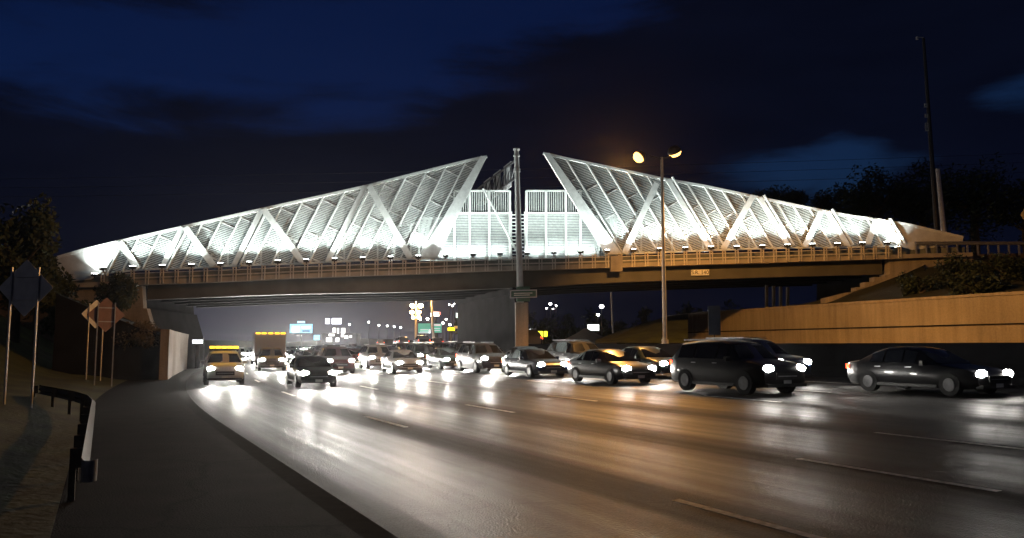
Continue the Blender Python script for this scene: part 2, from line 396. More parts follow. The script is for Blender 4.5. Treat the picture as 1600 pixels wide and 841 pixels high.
for i in fl_i:
    u = posts[i]; c = BW(u, 1.08, zd(u) + 1.42)
    if proto_f is None:
        a = math.atan2(TD.y, TD.x)
        h = MB(); h.box((0, 0, -.06), (.42, .36, .2), a); h.box((0, 0, .035), (.50, .44, .04), a); h.tube((0, 0, -.3), (0, 0, -.16), .05)
        proto_f = h.build('floodlight', M['dark_metal'], br, local=True); fo = proto_f; fo.location = c - br.location
        l = MB(); l.box((0, 0, .075), (.36, .3, .03), a); lens = l.build('lens', M['flood'], fo, local=True)
        spot = light('SPOT', 'flood_beam', (0, 0, .14), 1, FLOODCOL, fo, None, .12, 112, .7)
        d = (ND * -.12 + Vector((0, 0, 1)))
        spot.rotation_euler = d.to_track_quat('-Z', 'Y').to_euler()
    else:
        fo = copy_tree(proto_f, br); fo.location = c - br.location
    floods.append(fo)
FLOOD_POWER = 1150
bpy.data.lights['flood_beam'].energy = FLOOD_POWER
# piers and abutments
pu = bp(815, 500, .6)[0]
def roadz(p): return .4
mp = MB()
pd = Vector((slope(66), 1, 0)).normalized(); pn = Vector((pd.y, -pd.x, 0))
p0 = BW(pu, .2, 0); p1 = p0 + pd * 18
zt = gb(pu) - .06
mp.hexa([Vector((*(q.xy), -.3)) for q in (p0 - pn * .55, p0 + pn * .55, p1 + pn * .55, p1 - pn * .55)] + [Vector((*(q.xy), zt - .55)) for q in (p0 - pn * .55, p0 + pn * .55, p1 + pn * .55, p1 - pn * .55)])
mp.build('pier', M['darkconc'], br)  # unlit sides put into the colour; the paler column covers the lit end
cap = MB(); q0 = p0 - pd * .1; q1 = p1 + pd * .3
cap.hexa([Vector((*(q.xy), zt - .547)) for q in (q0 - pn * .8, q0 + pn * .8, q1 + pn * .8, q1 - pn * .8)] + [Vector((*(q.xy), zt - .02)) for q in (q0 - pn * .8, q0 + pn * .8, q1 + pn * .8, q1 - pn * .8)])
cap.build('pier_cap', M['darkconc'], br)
def bpoly(mb, pts, w0, w1):      # polygon given by survey points on the bridge face, extruded between two offsets
    pp = [bp(x, y, w0) for x, y in pts]
    return mb.prism([BW(a[0], w0, a[1]) for a in pp], ND * (w1 - w0))
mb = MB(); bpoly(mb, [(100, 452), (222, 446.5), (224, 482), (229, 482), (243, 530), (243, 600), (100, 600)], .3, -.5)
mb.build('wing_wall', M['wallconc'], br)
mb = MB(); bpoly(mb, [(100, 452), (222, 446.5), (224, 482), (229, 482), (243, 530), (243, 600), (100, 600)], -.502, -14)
mb.build('abutment', M['darkconc'], br)  # body behind the lit wing wall, its shade put into the colour
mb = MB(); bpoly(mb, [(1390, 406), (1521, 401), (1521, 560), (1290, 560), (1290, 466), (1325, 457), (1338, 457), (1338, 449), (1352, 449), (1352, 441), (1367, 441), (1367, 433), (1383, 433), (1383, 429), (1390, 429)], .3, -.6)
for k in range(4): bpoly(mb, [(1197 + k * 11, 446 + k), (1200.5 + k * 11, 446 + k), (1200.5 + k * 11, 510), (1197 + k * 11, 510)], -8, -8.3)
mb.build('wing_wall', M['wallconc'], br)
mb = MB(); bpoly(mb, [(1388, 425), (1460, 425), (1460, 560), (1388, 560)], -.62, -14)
mb.build('abutment', M['darkconc'], br)  # shade painted in by colour, as on the other abutment
# junction box and the route plate on the girder
mb = MB(); bpoly(mb, [(954, 400), (973, 399), (973, 424), (954, 424.5)], 1.35, 1.02); mb.build('junction_box', M['concrete'], br)
pl = MB(); bpoly(pl, [(1080, 421.8), (1108, 421.2), (1108, 430.2), (1080, 430.8)], .08, .03)
plate = pl.build('route_plate', M['white_sheet'], br)
c2 = bp(1094, 426, .09)
text_mesh('lettering', 'S.R. 140', .46, .008, plate, BW(c2[0], .092, c2[1]) - br.location, (R(90), R(-.9), math.atan2(TD.y, TD.x)), M['black_paint'])

# ------------------------------------------------------------------ lattice screens
def V2(px, py): return bp(px, py, 0)
def flat(mb, p, q, width, w0, w1):   # a flat bar in the face plane
    d = (q - p).normalized(); nrm = Vector((-d[1], d[0])) * width / 2
    return mb.prism([BW(a[0], w0, a[1]) for a in (p - nrm, q - nrm, q + nrm, p + nrm)], ND * (w1 - w0))
def clip_seg(poly, a, b):            # part of the line a-b inside a convex polygon (2d)
    t0, t1 = 0.0, 1.0; d = b - a; n = len(poly)
    ar = sum(poly[i][0] * poly[(i + 1) % n][1] - poly[(i + 1) % n][0] * poly[i][1] for i in range(n))
    for i in range(n):
        p = poly[i]; e = poly[(i + 1) % n] - p
        nn = Vector((-e[1], e[0])) if ar > 0 else Vector((e[1], -e[0]))
        num = nn.dot(a - p); den = nn.dot(d)
        if abs(den) < 1e-9:
            if num < 0: return None
        else:
            t = -num / den
            if den > 0: t0 = max(t0, t)
            else: t1 = min(t1, t)
    return (a + d * t0, a + d * t1) if t1 - t0 > 1e-4 else None
def fill_slats(mb, poly, direction, pitch, hgt, w0, w1):
    d = direction.normalized(); nrm = Vector((-d[1], d[0]))
    vals = [p.dot(nrm) for p in poly]; k = math.ceil(min(vals) / pitch)
    while k * pitch < max(vals):
        o = nrm * (k * pitch); c = clip_seg(poly, o - d * 200 , o + d * 200)
        if c and (c[1] - c[0]).length > .08: flat(mb, c[0], c[1], hgt, w0, w1)
        k += 1
def wing(name, label, chord, base, rib_px, run, peaks, braces, tip, tipbase, tail, sgn):
    root = thing(name, label, 'screen', BW(V2(*base[len(base) // 2])[0], 0, V2(*base[len(base) // 2])[1]))
    top = lambda x: lerp_tab(chord, x); bot = lambda x: lerp_tab(base, x)
    def foot(xt):
        yt = top(xt); y = yt
        for _ in range(40): y = bot(xt + run * (y - yt))
        return xt + run * (y - yt), y
    # chord tube
    ch = MB(); pts = [V2(x, y) for x, y in chord]
    for a, b in zip(pts, pts[1:]): ch.bar(BW(a[0], 0, a[1]), BW(b[0], 0, b[1]), .26, .2)
    ch.build('top_chord', M['white_steel'], root)
    bs = MB(); pts = [V2(x, y) for x, y in base]
    for a, b in zip(pts, pts[1:]): bs.bar(BW(a[0], -.1, a[1]), BW(b[0], -.1, b[1]), .22, .14)
    bs.build('bottom_chord', M['white_steel'], root)
    feet = {x: foot(x) for x in rib_px}
    seq = sorted(rib_px)
    for x in seq:
        a = V2(x, top(x)); b = V2(*feet[x])
        wide = x in peaks
        m_ = MB(); flat(m_, a, b, .42 if wide else .11, .16 if wide else .1, .0 if wide else -.06)
        if wide:
            d = (b - a).normalized(); nn = Vector((-d[1], d[0])) * .42
            flat(m_, a + nn, b + nn, .1, .3, .0)
        m_.build('wide_rib' if wide else 'rib', M['white_steel'], root)
    for (x0, y0, x1, y1) in braces:
        m_ = MB(); flat(m_, V2(x0, y0), V2(x1, y1), .5, .33, .22); m_.build('cross_brace', M['white_steel'], root)
    # tip plate: a folded flange that widens towards its foot
    t0 = V2(*tip); t1 = V2(*tipbase); wf = [Vector((-sgn * .18, 0)), Vector((-sgn * 1.5, 0))]
    m_ = MB(); m_.prism([BW(a[0], .2, a[1]) for a in (t0, t1, t1 + wf[1], t0 + wf[0] * 3)], ND * -.22)
    m_.build('edge_plate', M['white_steel'], root)
    # louvres bay by bay
    sl = Vector((1, -.30 * sgn)); tipx = tip[0]
    edges = [(V2(x, top(x)), V2(*feet[x])) for x in seq]
    edges = (edges + [(t0, t1)]) if sgn > 0 else ([(t0, t1)] + edges)
    for (a, b), (c, d) in zip(edges, edges[1:]):
        m_ = MB(); fill_slats(m_, [b, d, c, a], sl, .14, .086, -.08, -.12)
        if m_.v: m_.build('louvre_panel', M['louvre'], root)
        # purlin struts square to the ribs
        dirr = (a - b).normalized(); pr = Vector((dirr[1], -dirr[0])); L_ = (a - b).length
        for k in range(1, 5):
            m2 = MB()
            s0 = a - dirr * (.35 + (k - 1) * 2.9)
            if (k - 1) * 2.9 + .8 > L_: break
            cl = clip_seg([b, d, c, a], s0 - pr * 9, s0 + pr * 9)
            if cl:
                flat(m2, cl[0], cl[1], .07, -.03, -.08); m2.build('purlin', M['white_steel'], root)
    tl = MB(); pp = [V2(*q) for q in tail]; tl.prism([BW(a[0], .06, a[1]) for a in pp], ND * -.08)
    tl.build('end_panel', M['plate_steel'], root)
    sm_ = MB()
    for q in (tail[0],):
        pass
    return root
LC = [(88, 403), (130, 391), (176, 380), (288, 354.6), (411, 327), (500, 307.5), (571, 291.5), (628, 277), (728, 252), (761, 244.8)]
LB = [(157, 428), (218, 421.5), (300, 419), (335, 416.5), (400, 414), (482, 411.5), (560, 407), (641, 404.5), (690, 403.5)]
lr = [185, 218, 252, 286, 317, 348, 379, 410, 442, 474, 506, 539, 571, 603, 635, 667, 698, 729]
wing('lattice_screen', 'white lattice screen on the grassy bank side, rising to a point beside the mast', LC, LB, lr, -.50, (185, 286, 410, 571),
     [(577, 291, 641, 404), (412.6, 328, 474, 411), (291, 356, 335, 416), (189, 379, 218, 421)], (761, 244.8), (683, 403.5),
     [(88, 403), (130, 391.5), (176, 380.5), (156, 429), (142, 437), (92, 441)], 1)
RC = [(848.6, 239.8), (884, 248), (948, 261), (1037, 280), (1100, 291), (1180, 308), (1264, 325.5), (1323, 337), (1382.6, 345.5), (1417, 351), (1504, 371)]
RB = [(945, 398), (974, 396.8), (1105, 391.5), (1180, 388.5), (1255, 387), (1331, 386.5), (1406, 384.5)]
rr = [884, 916, 948, 980, 1011, 1043, 1073, 1100, 1128, 1157, 1186, 1212, 1238, 1264, 1292, 1323, 1354, 1383]
wing('lattice_screen', 'white lattice screen behind the street lamp, falling from its point beside the mast', RC, RB, rr, .60, (1043, 1186, 1292, 1383),
     [(1025, 287, 974, 397), (1174, 308, 1128, 390), (1281, 331, 1255, 387), (1366, 345, 1352, 386)], (848.6, 239.8), (945, 398),
     [(1384, 346), (1417, 351.5), (1504, 371.5), (1504, 381), (1425, 391), (1406, 385)], -1)

# inner screens either side of the gap
def mid_screen(label, xs_hi, top_hi, xs_lo, top_lo, ybot):
    w = -1.6
    b2 = lambda x, y: bp(x, y, w)
    root = thing('mesh_fence', label, 'fence', BW(b2(xs_hi[0], ybot)[0], w, zd(b2(xs_hi[0], ybot)[0])))
    fr = MB(); a, b = b2(xs_hi[0], top_hi), b2(xs_hi[-1], top_hi)
    flat(fr, a, b, .14, w + .08, w - .08); fr.build('top_rail', M['white_steel'], root)
    fr = MB(); a, b = b2(xs_hi[0], 333), b2(xs_hi[-1], 333); flat(fr, a, b, .14, w + .08, w - .08); fr.build('mid_rail', M['white_steel'], root)
    for x in xs_hi:
        m_ = MB(); flat(m_, b2(x, top_hi), b2(x, ybot), .19, w + .12, w - .1); m_.build('post', M['white_steel'], root)
    for x0, x1 in zip(xs_hi, xs_hi[1:]):
        m_ = MB(); fill_slats(m_, [b2(x0, ybot), b2(x1, ybot), b2(x1, 333), b2(x0, 333)], Vector((1, .02)), .14, .10, w - .02, w - .06); m_.build('louvre_panel', M['louvre'], root)
        m_ = MB(); fill_slats(m_, [b2(x0, 333), b2(x1, 333), b2(x1, top_hi), b2(x0, top_hi)], Vector((0.001, 1)), .19, .09, w - .02, w - .06); m_.build('slat_panel', M['louvre'], root)
    for x in xs_lo:
        m_ = MB(); flat(m_, b2(x, top_lo), b2(x, ybot), .17, w + .1, w - .1); m_.build('post', M['white_steel'], root)
    xl = sorted(xs_lo + [min(xs_hi, key=lambda q: abs(q - xs_lo[0]))])
    for x0, x1 in zip(xl, xl[1:]):
        m_ = MB(); fill_slats(m_, [b2(x0, ybot), b2(x1, ybot), b2(x1, top_lo), b2(x0, top_lo)], Vector((1, .02)), .14, .10, w - .02, w - .06); m_.build('louvre_panel', M['louvre'], root)
    m_ = MB(); flat(m_, b2(xl[0], top_lo), b2(xl[-1], top_lo), .12, w + .06, w - .06); m_.build('top_rail', M['white_steel'], root)
    return root
f1 = mid_screen('upright white louvred fence with a slanting prop, on the bank side of the mast', [710, 734, 764.5, 796.5], 298.5, [655, 682], 341, 408)
f2 = mid_screen('upright white louvred fence without a prop, on the lamp side of the mast', [822.5, 853, 884, 907], 298.5, [935, 962], 338, 404)
m_ = MB(); a = bp(755, 295, -1.2); b = bp(807, 392, -.4); m_.tube(BW(a[0], -1.2, a[1]), BW(b[0], -.4, b[1]), .09); m_.build('prop', M['white_steel'], f1)
# ladder like gate closing the gap
gt = thing('bar_gate', 'ladder-like bar gate filling the narrow gap behind the mast', 'gate', BW(bp(809, 400, -1.6)[0], -1.6, zd(40)))
for x in (799, 820):
    m_ = MB(); flat(m_, bp(x, 331, -1.6), bp(x, 405, -1.6), .11, -1.55, -1.65); m_.build('upright', M['white_steel'], gt)
m_ = MB()
for k in range(13): flat(m_, bp(799, 336 + k * 5.6, -1.7), bp(820, 336 + k * 5.6, -1.7), .085, -1.66, -1.72)
m_.build('rungs', M['white_steel'], gt)
# inner handrails seen through the screens
def inner_fence(label, xs, y0, y1, lean):
    root = thing('inner_fence', label, 'fence', BW(bp(xs[0], 400, -3)[0], -3, zd(20)))
    for x in xs:
        m_ = MB(); w = -3.0
        a = bp(x, lerp_tab(y1, x), w); b = bp(x, lerp_tab(y0, x), w); kx = bp(x + lean, lerp_tab(y0, x) - 5, w)
        flat(m_, a, b, .13, w + .06, w - .06); flat(m_, b, kx, .13, w + .06, w - .06); m_.build('bent_post', M['white_steel'], root)
    m_ = MB()
    for x0, x1 in zip(xs, xs[1:]): flat(m_, bp(x0, lerp_tab(y0, x0), -3), bp(x1, lerp_tab(y0, x1), -3), .08, -2.9, -2.98)
    m_.build('rail', M['white_steel'], root)
inner_fence('low pale inner fence of bent posts seen through the lamp side lattice', list(range(930, 1180, 24)), [(930, 338), (1180, 376)], [(930, 400), (1180, 390)], -18)
inner_fence('low pale inner fence of bent posts seen through the bank side lattice', list(range(330, 650, 26)), [(330, 398), (650, 350)], [(330, 418), (650, 406)], 16)
for x in (150, 1402):  # extra floods added to brighten the end panels
    c = bp(x, 405, .5); fo = copy_tree(proto_f, br); fo.location = BW(c[0], .62, zd(c[0]) + 1.0) - br.location
INNER_FILL = bpy.data.lights['flood_beam'].copy(); INNER_FILL.energy = 340; INNER_FILL.spot_size = R(150)
# added fill floods, brightening the mid fences and screens from behind
for x in (612, 668, 695, 722, 750, 780, 836, 866, 896, 920, 1060, 1100):
    c = bp(x, 404 - (x - 600) * .03, -1.0)
    fo = copy_tree(proto_f, br); fo.location = BW(c[0], -.75, zd(c[0]) + 1.0) - br.location
    for ch in [q for q in COL.objects if q.parent == fo and q.type == 'LIGHT']:
        ch.data = INNER_FILL

# ------------------------------------------------------------------ mast with the gantry arm
wM = 1.75
mb0 = bp(816, 470, wM); mt0 = bp(807, 233, wM)
base = BW(mb0[0], wM, 0); topm = BW(mt0[0], wM, mt0[1])
ms = thing('gantry_mast', 'tall pale tapering steel mast rising in the gap between the two screens', 'mast', base)
basez = Vector((base.x, base.y, -.3))
m_ = MB(); m_.tube(basez, topm, .33, .19, 16); m_.build('pole', M['plate_steel'], ms, smooth=True)
m_ = MB()
for k, (h, r) in enumerate(((.02, .27), (.55, .26), (1.7, .27), (1.85, .27))):
    c = topm - (topm - basez).normalized() * h; m_.tube(c + Vector((0, 0, .04)), c - Vector((0, 0, .08)), r, r, 16)
m_.build('collar', M['plate_steel'], ms)
arm = MB(); a0 = topm + Vector((0, 0, -.9)); ad = Vector((-.30, 1, 0)).normalized()
for dz in (0, -1.5): arm.bar(a0 + Vector((0, 0, dz)), a0 + ad * 13 + Vector((0, 0, dz)), .14, .14)
for k in range(9): arm.bar(a0 + ad * (k * 1.6), a0 + ad * (k * 1.6) + Vector((0, 0, -1.5)), .1, .1)
for k in range(8): arm.bar(a0 + ad * (k * 1.6), a0 + ad * (k * 1.6 + 1.6) + Vector((0, 0, -1.5)), .08, .08)
arm.build('arm', M['dark_metal'], ms)
for k in range(3):
    m_ = MB(); c = a0 + ad * (3.2 + k * 3.4) + Vector((0, 0, -.75)); m_.box(c + Vector((.16, 0, 0)), (.06, 2.3, 2.2), math.atan2(ad.y, ad.x) - R(90)); m_.build('sign_panel', M['sign_back'], ms)
# sign at the foot of the mast
c = bp(818, 459.5, wM + .6)
sg = thing('column_sign', 'dim green sign board stepped like a cross on the column under the mast', 'sign', BW(c[0], wM + .6, 0))
m_ = MB(); bpoly(m_, [(797, 453.5), (839, 452.5), (839, 465), (797, 466)], wM + .65, wM + .58); pnl = m_.build('panel', M['sign_green'], sg)
m_ = MB()
for q in ([(797, 453.5), (839, 452.5), (839, 454), (797, 455)], [(797, 464.6), (839, 463.6), (839, 465), (797, 466)], [(797, 453.5), (798.6, 453.5), (798.6, 466), (797, 466)], [(837.4, 452.5), (839, 452.5), (839, 465), (837.4, 465)]):
    bpoly(m_, q, wM + .69, wM + .655)
m_.build('border', M['sign_back'], pnl)
m_ = MB(); bpoly(m_, [(803, 458), (832, 457.4), (832, 458.6), (803, 459.2)], wM + .67, wM + .655); bpoly(m_, [(803, 461), (828, 460.4), (828, 461.6), (803, 462.2)], wM + .67, wM + .655); m_.build('legend_lines', M['white_sheet'], pnl)
m_ = MB(); bpoly(m_, [(807, 448), (828, 447.5), (828, 471), (807, 471.5)], wM + .56, wM + .5); m_.build('backing', M['sign_green'], sg)
m_ = MB(); cc = bp(815, 470, wM); m_.box(BW(cc[0], wM + .02, cc[1] / 2 - .3) , (1.02, .62, cc[1] + .3), math.atan2(TD.y, TD.x)); m_.build('column', M['wallconc'], sg)  # lit end of the pier, left pale against its darkened sides

# ------------------------------------------------------------------ median barrier, ramp wall
def extrude_path(mb, sect, ys, off):   # section: list of (lateral, z)
    rings = []
    for y in ys:
        rings.append([P(y, off + a, z) for a, z in sect])
    return mb.loft(rings)
bys = list(range(10, 60, 2)) + list(range(60, 60, 2))
def barrier_ys(a, b): return [a + (b - a) * i / max(2, int((b - a) / 3)) for i in range(max(2, int((b - a) / 3)) + 1)]
yp = find(812, MED)                         # station of the pier
bar = MB(); extrude_path(bar, [(-.45, .3), (.45, .3), (.30, 1.0), (.2, 1.2), (.16, 2.2), (-.16, 2.2), (-.2, 1.2), (-.36, 1.0)], barrier_ys(8, 230), MED)
tag(bar.build('median_barrier', M['darkconc']), 'long dark concrete median barrier dividing the two carriageways', 'barrier')
WOFF = 49.0
WT = [(1010, 498), (1100, 487.5), (1250, 477.5), (1400, 468), (1500, 461.5), (1600, 455.5), (1750, 446)]
wm_ = MB(); wr = []; wtop = []
seam = MB(); sr = []; cp_ = MB(); cr = []
for px in list(range(1040, 1760, 30)):
    y = find(px, WOFF); q = P(y, WOFF, 0); d = ray(px, lerp_tab(WT, px)); z = CAMH + d.z / d.y * q.y
    nrm = (P(y, WOFF + .4, 0) - q); wtop.append((q, z, nrm))
    wr.append([q + Vector((0, 0, .5)), q + nrm + Vector((0, 0, .5)), q + nrm + Vector((0, 0, z - .2)), q + Vector((0, 0, z - .2))])
    cr.append([q - nrm * .2 + Vector((0, 0, z - .197)), q + nrm * 1.2 + Vector((0, 0, z - .197)), q + nrm * 1.2 + Vector((0, 0, z)), q - nrm * .2 + Vector((0, 0, z))])
    zs = 2.1 + (z - 2.1) * .40
    sr.append([q - nrm * .10 + Vector((0, 0, zs - .05)), q - nrm * .005 + Vector((0, 0, zs - .05)), q - nrm * .005 + Vector((0, 0, zs + .05)), q - nrm * .10 + Vector((0, 0, zs + .05))])
rw = thing('retaining_wall', 'long orange lit concrete ramp wall that rises beyond the median barrier', 'wall', wtop[8][0])
wm_.loft(wr).build('wall_face', M['wallconc'], rw); cp_.loft(cr).build('coping', M['wallconc'], rw); seam.loft(sr).build('ledge', M['darkconc'], rw)
# earth behind the ramp wall up to the bridge approach
eb = MB(); nn = 7
for i, (q, z, nrm) in enumerate(wtop):
    tpx = proj(q)[0]
    u = bp(max(1405, 1405 + (tpx - 1250) * .9), 420, 0)[0] if tpx > 1250 else bp(1402, 420, 0)[0] + 2
    e = BW(u, -.4 if tpx > 1300 else 1.0, zd(u) - .1 if tpx > 1330 else min(zd(u) - .1, z + (tpx - 1040) / 290 * (zd(u) - z)))
    a = q + nrm * 1.3 + Vector((0, 0, z - .25))
    for k in range(nn):
        t = k / (nn - 1); p = a.lerp(e, t); p.z += .35 * mnoise.noise(p * .3) * math.sin(math.pi * t); eb.v.append(p)
for i in range(len(wtop) - 1):
    for k in range(nn - 1): eb.f.append((i * nn + k, i * nn + k + 1, (i + 1) * nn + k + 1, (i + 1) * nn + k))
struct(eb.build('ramp_bank', M['bank'], smooth=True))
ap = MB(); slab(ap, [U1 + i * 4 for i in range(0, 12)], lambda u: zd(u) - 6, lambda u: zd(u) + .33, -.5, -14); struct(ap.build('approach_road', M['soil']))
ap = MB(); slab(ap, [U0 - 44 + i * 4 for i in range(0, 12)], lambda u: zd(u) - 5, lambda u: zd(u) + .33, -.5, -14); struct(ap.build('approach_road', M['soil']))
# grass slope at the start of the ramp
gs = MB(); pts = []
for px, yt in ((930, 531), (960, 522), (1000, 507), (1040, 495), (1075, 490)):
    b = at(px, 536, 70); t_ = at(px, yt, 82); pts.append((b, b.lerp(t_, .5), t_, t_ + Vector((0, 14, -.3))))
for r_ in pts: gs.v += list(r_)
for i in range(len(pts) - 1):
    for k in range(3): gs.f.append((i * 4 + k, i * 4 + k + 1, (i + 1) * 4 + k + 1, (i + 1) * 4 + k))
struct(gs.build('grass_slope', M['grass']))
mo = MB(); c = at(915, 513.5, 100); rn = []
for j in range(9):
    t = j / 8; rad = .15 + 6.2 * t; rn.append([Vector((c.x + rad * math.cos(a) * 1.0, c.y + rad * math.sin(a) * .7, c.z - (c.z - 1.2) * t ** .9 + .15 * mnoise.noise(Vector((a, t * 3, 0))))) for a in [2 * math.pi * k / 26 for k in range(26)]])
mo.loft(rn); struct(mo.build('earth_mound', M['mound'], smooth=True))
# left wall under the bridge
q = []
lw = MB(); rings = []
for y in (50, 56, 62, 70, 78, 84):
    zt = 3.1
    rings.append([P(y, -1.15, 0), P(y, -1.15, zt), P(y, -1.65, zt), P(y, -1.65, 0)])
lw.loft(rings)
tag(lw.build('abutment_wall', M['wallconc']), 'upright orange lit concrete wall end standing at the road edge under the bridge', 'wall')
sb = MB(); rings = []
for y in (50.5, 60, 70, 78, 84): rings.append([P(y, -1.66, 2.9), P(y, -3, 3.2), P(y, -7.5, 5.2), P(y, -7.5, 0), P(y, -1.66, 0)])
sb.loft(rings); struct(sb.build('slope_paving', M['darkconc']))

# ------------------------------------------------------------------ guardrails
WB = [(0, 0), (.03, .04), (.085, .075), (.03, .12), (.0, .155), (.03, .19), (.085, .235), (.03, .275), (0, .31)]
def wbeam(mb, path, z0, side=1, zf=None):
    rings = []
    for i, p in enumerate(path):
        a = path[max(0, i - 1)]; b = path[min(len(path) - 1, i + 1)]; d = (b - a).normalized(); nn = Vector((d.y, -d.x, 0)) * side
        zb = zf(p) if zf else z0
        r1 = [Vector((p.x, p.y, zb + z)) + nn * w for w, z in WB]; r2 = [v - nn * .006 for v in reversed(r1)]
        rings.append(r1 + r2)
    return mb.loft(rings)
path = [P(y, -3.15, 0) for y in (11.4, 12.6, 14.2, 16, 18, 20, 22)] + [P(24, -3.3, 0), P(26, -3.7, 0), P(28, -4.3, 0), P(30.5, -5.1, 0)]
gr = thing('guardrail', 'dark steel guardrail curving away from the road edge beside the shoulder', 'guardrail', path[4])
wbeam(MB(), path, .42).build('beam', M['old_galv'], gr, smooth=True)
for p in path[1:]:
    m_ = MB(); m_.box(p + Vector((-.12, -.03, .34)), (.08, .12, .72), R(25)); m_.box(p + Vector((-.05, -.02, .57)), (.1, .10, .26), R(25)); m_.build('post', M['bark'], gr)
e = path[0]; m_ = MB(); dv = (path[0] - path[1]).normalized(); nv = Vector((dv.y, -dv.x, 0))
rings = []
for k in range(9):
    a = math.pi * k / 8; c0 = e + dv * (.14 * math.sin(a)) + nv * (-.09 + .09 * math.cos(a)) ; rings.append([c0 + Vector((0, 0, .45)), c0 + Vector((0, 0, .71)), c0 * 1.0 + Vector((0, 0, .71)) + dv * .01, c0 + Vector((0, 0, .45)) + dv * .01])
m_.loft(rings); m_.build('end_terminal', mat('scuffed terminal steel', (.16, .16, .165), .5, .2, 8, .4), gr, smooth=True)
# right hand approach rail
ra = []
for px in range(1424, 1660, 16):
    u = bp(px, 380, -.3)[0]; ra.append(BW(u, .4, 0))
zf = lambda p: at(1424, 381, 70).z - .2 + (p.x - ra[0].x) * .012
ar = thing('guardrail', 'pale steel guardrail on the bridge approach above the dark bushes', 'guardrail', ra[3])
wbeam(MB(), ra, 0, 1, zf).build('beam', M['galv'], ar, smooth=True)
for p in ra:
    m_ = MB(); z = zf(p); m_.box(Vector((p.x, p.y + .1, z - .3)), (.12, .14, 1.2)); m_.build('post', M['galv'], ar)

# ------------------------------------------------------------------ signs on posts
def diamond_sign(label, c, half, rot, base_z, spread, m_face):
    r_ = thing('warning_sign', label, 'sign', (c.x, c.y, base_z), rot)
    cz = c.z - base_z
    m_ = MB(); rr_ = .10; pts = []
    for k in range(4):
        a = R(90 * k); 
        for da in (-6, 0, 6): pts.append(Vector((half * (1 - .02 * abs(da) / 6) * math.cos(a + R(da) * .35), 0, cz + half * (1 - .02 * abs(da) / 6) * math.sin(a + R(da) * .35))))
    m_.prism(pts, (0, .012, 0)); m_.build('sign_face', m_face, r_, local=True)
    for e in (-spread, spread):
        m_ = MB(); m_.box((e, -.045, (cz + half * .55) / 2), (.05, .06, cz + half * .55 + .3)); m_.build('post', M['galv'], r_, local=True)
    for z in (-half * .4, half * .4):
        m_ = MB(); m_.box((0, -.012, cz + z), (half * .9, .02, .05)); m_.build('bracket', M['sign_back'], r_, local=True)
    return r_
for (label, px, py, Y, half, rot, spread) in (
    ('large grey back of a diamond warning sign on two thin bright posts', 40, 450, 24.4, .87, R(-4), .43),
    ('smaller reddish brown diamond sign on two dark posts before the bridge wall', 166, 492, 41, .88, R(40), .40),
    ('grey diamond sign half hidden behind the smaller reddish brown diamond sign', 150, 491, 45, .8, R(55), .40)):
    c = at(px, py, Y); diamond_sign(label, c, half, rot, bank_z(c.x, c.y) - .05, spread, M['sign_red'] if 'smaller reddish brown diamond sign on' in label else M['sign_back'])
# narrow dark marker on the barrier
y = find(1121, MED, 2.2); q = P(y, MED, 2.2)
nm = thing('marker_sign', 'tall narrow dark blue sign standing on a short post on the median barrier', 'sign', q)
m_ = MB(); m_.tube(q, q + Vector((0, 0, .6)), .03); m_.build('post', M['dark_metal'], nm)
m_ = MB(); hh = at(1121, 478, q.y).z - q.z; m_.box(q + Vector((0, -.05, (hh + .45) / 2)), (.62, .05, hh - .45), R(-8)); m_.build('panel', mat('navy sign back', (.02, .03, .05), .5), nm)
# edge of a yellow sign near the end of the approach
c = at(1606, 336, 66)
ys_ = thing('warning_sign', 'pale yellow diamond sign cut by the picture edge above the approach guardrail', 'sign', (c.x, c.y, c.z - 4))
m_ = MB(); m_.prism([Vector((c.x + a * .62, c.y, c.z + b * .9)) for a, b in ((0, -1), (1, 0), (0, 1), (-1, 0))], (0, .02, 0)); m_.build('sign_face', mat('yellow sign sheet', (.7, .55, .25), .5), ys_)
m_ = MB(); m_.box((c.x + .02, c.y - .03, c.z - 1.4), (.38, .02, .55)); m_.build('speed_plate', mat('yellow sign sheet', (.7, .6, .35), .5), ys_)
m_ = MB(); m_.box((c.x + .1, c.y + .06, c.z - 2), (.07, .07, 5)); m_.build('post', M['galv'], ys_)

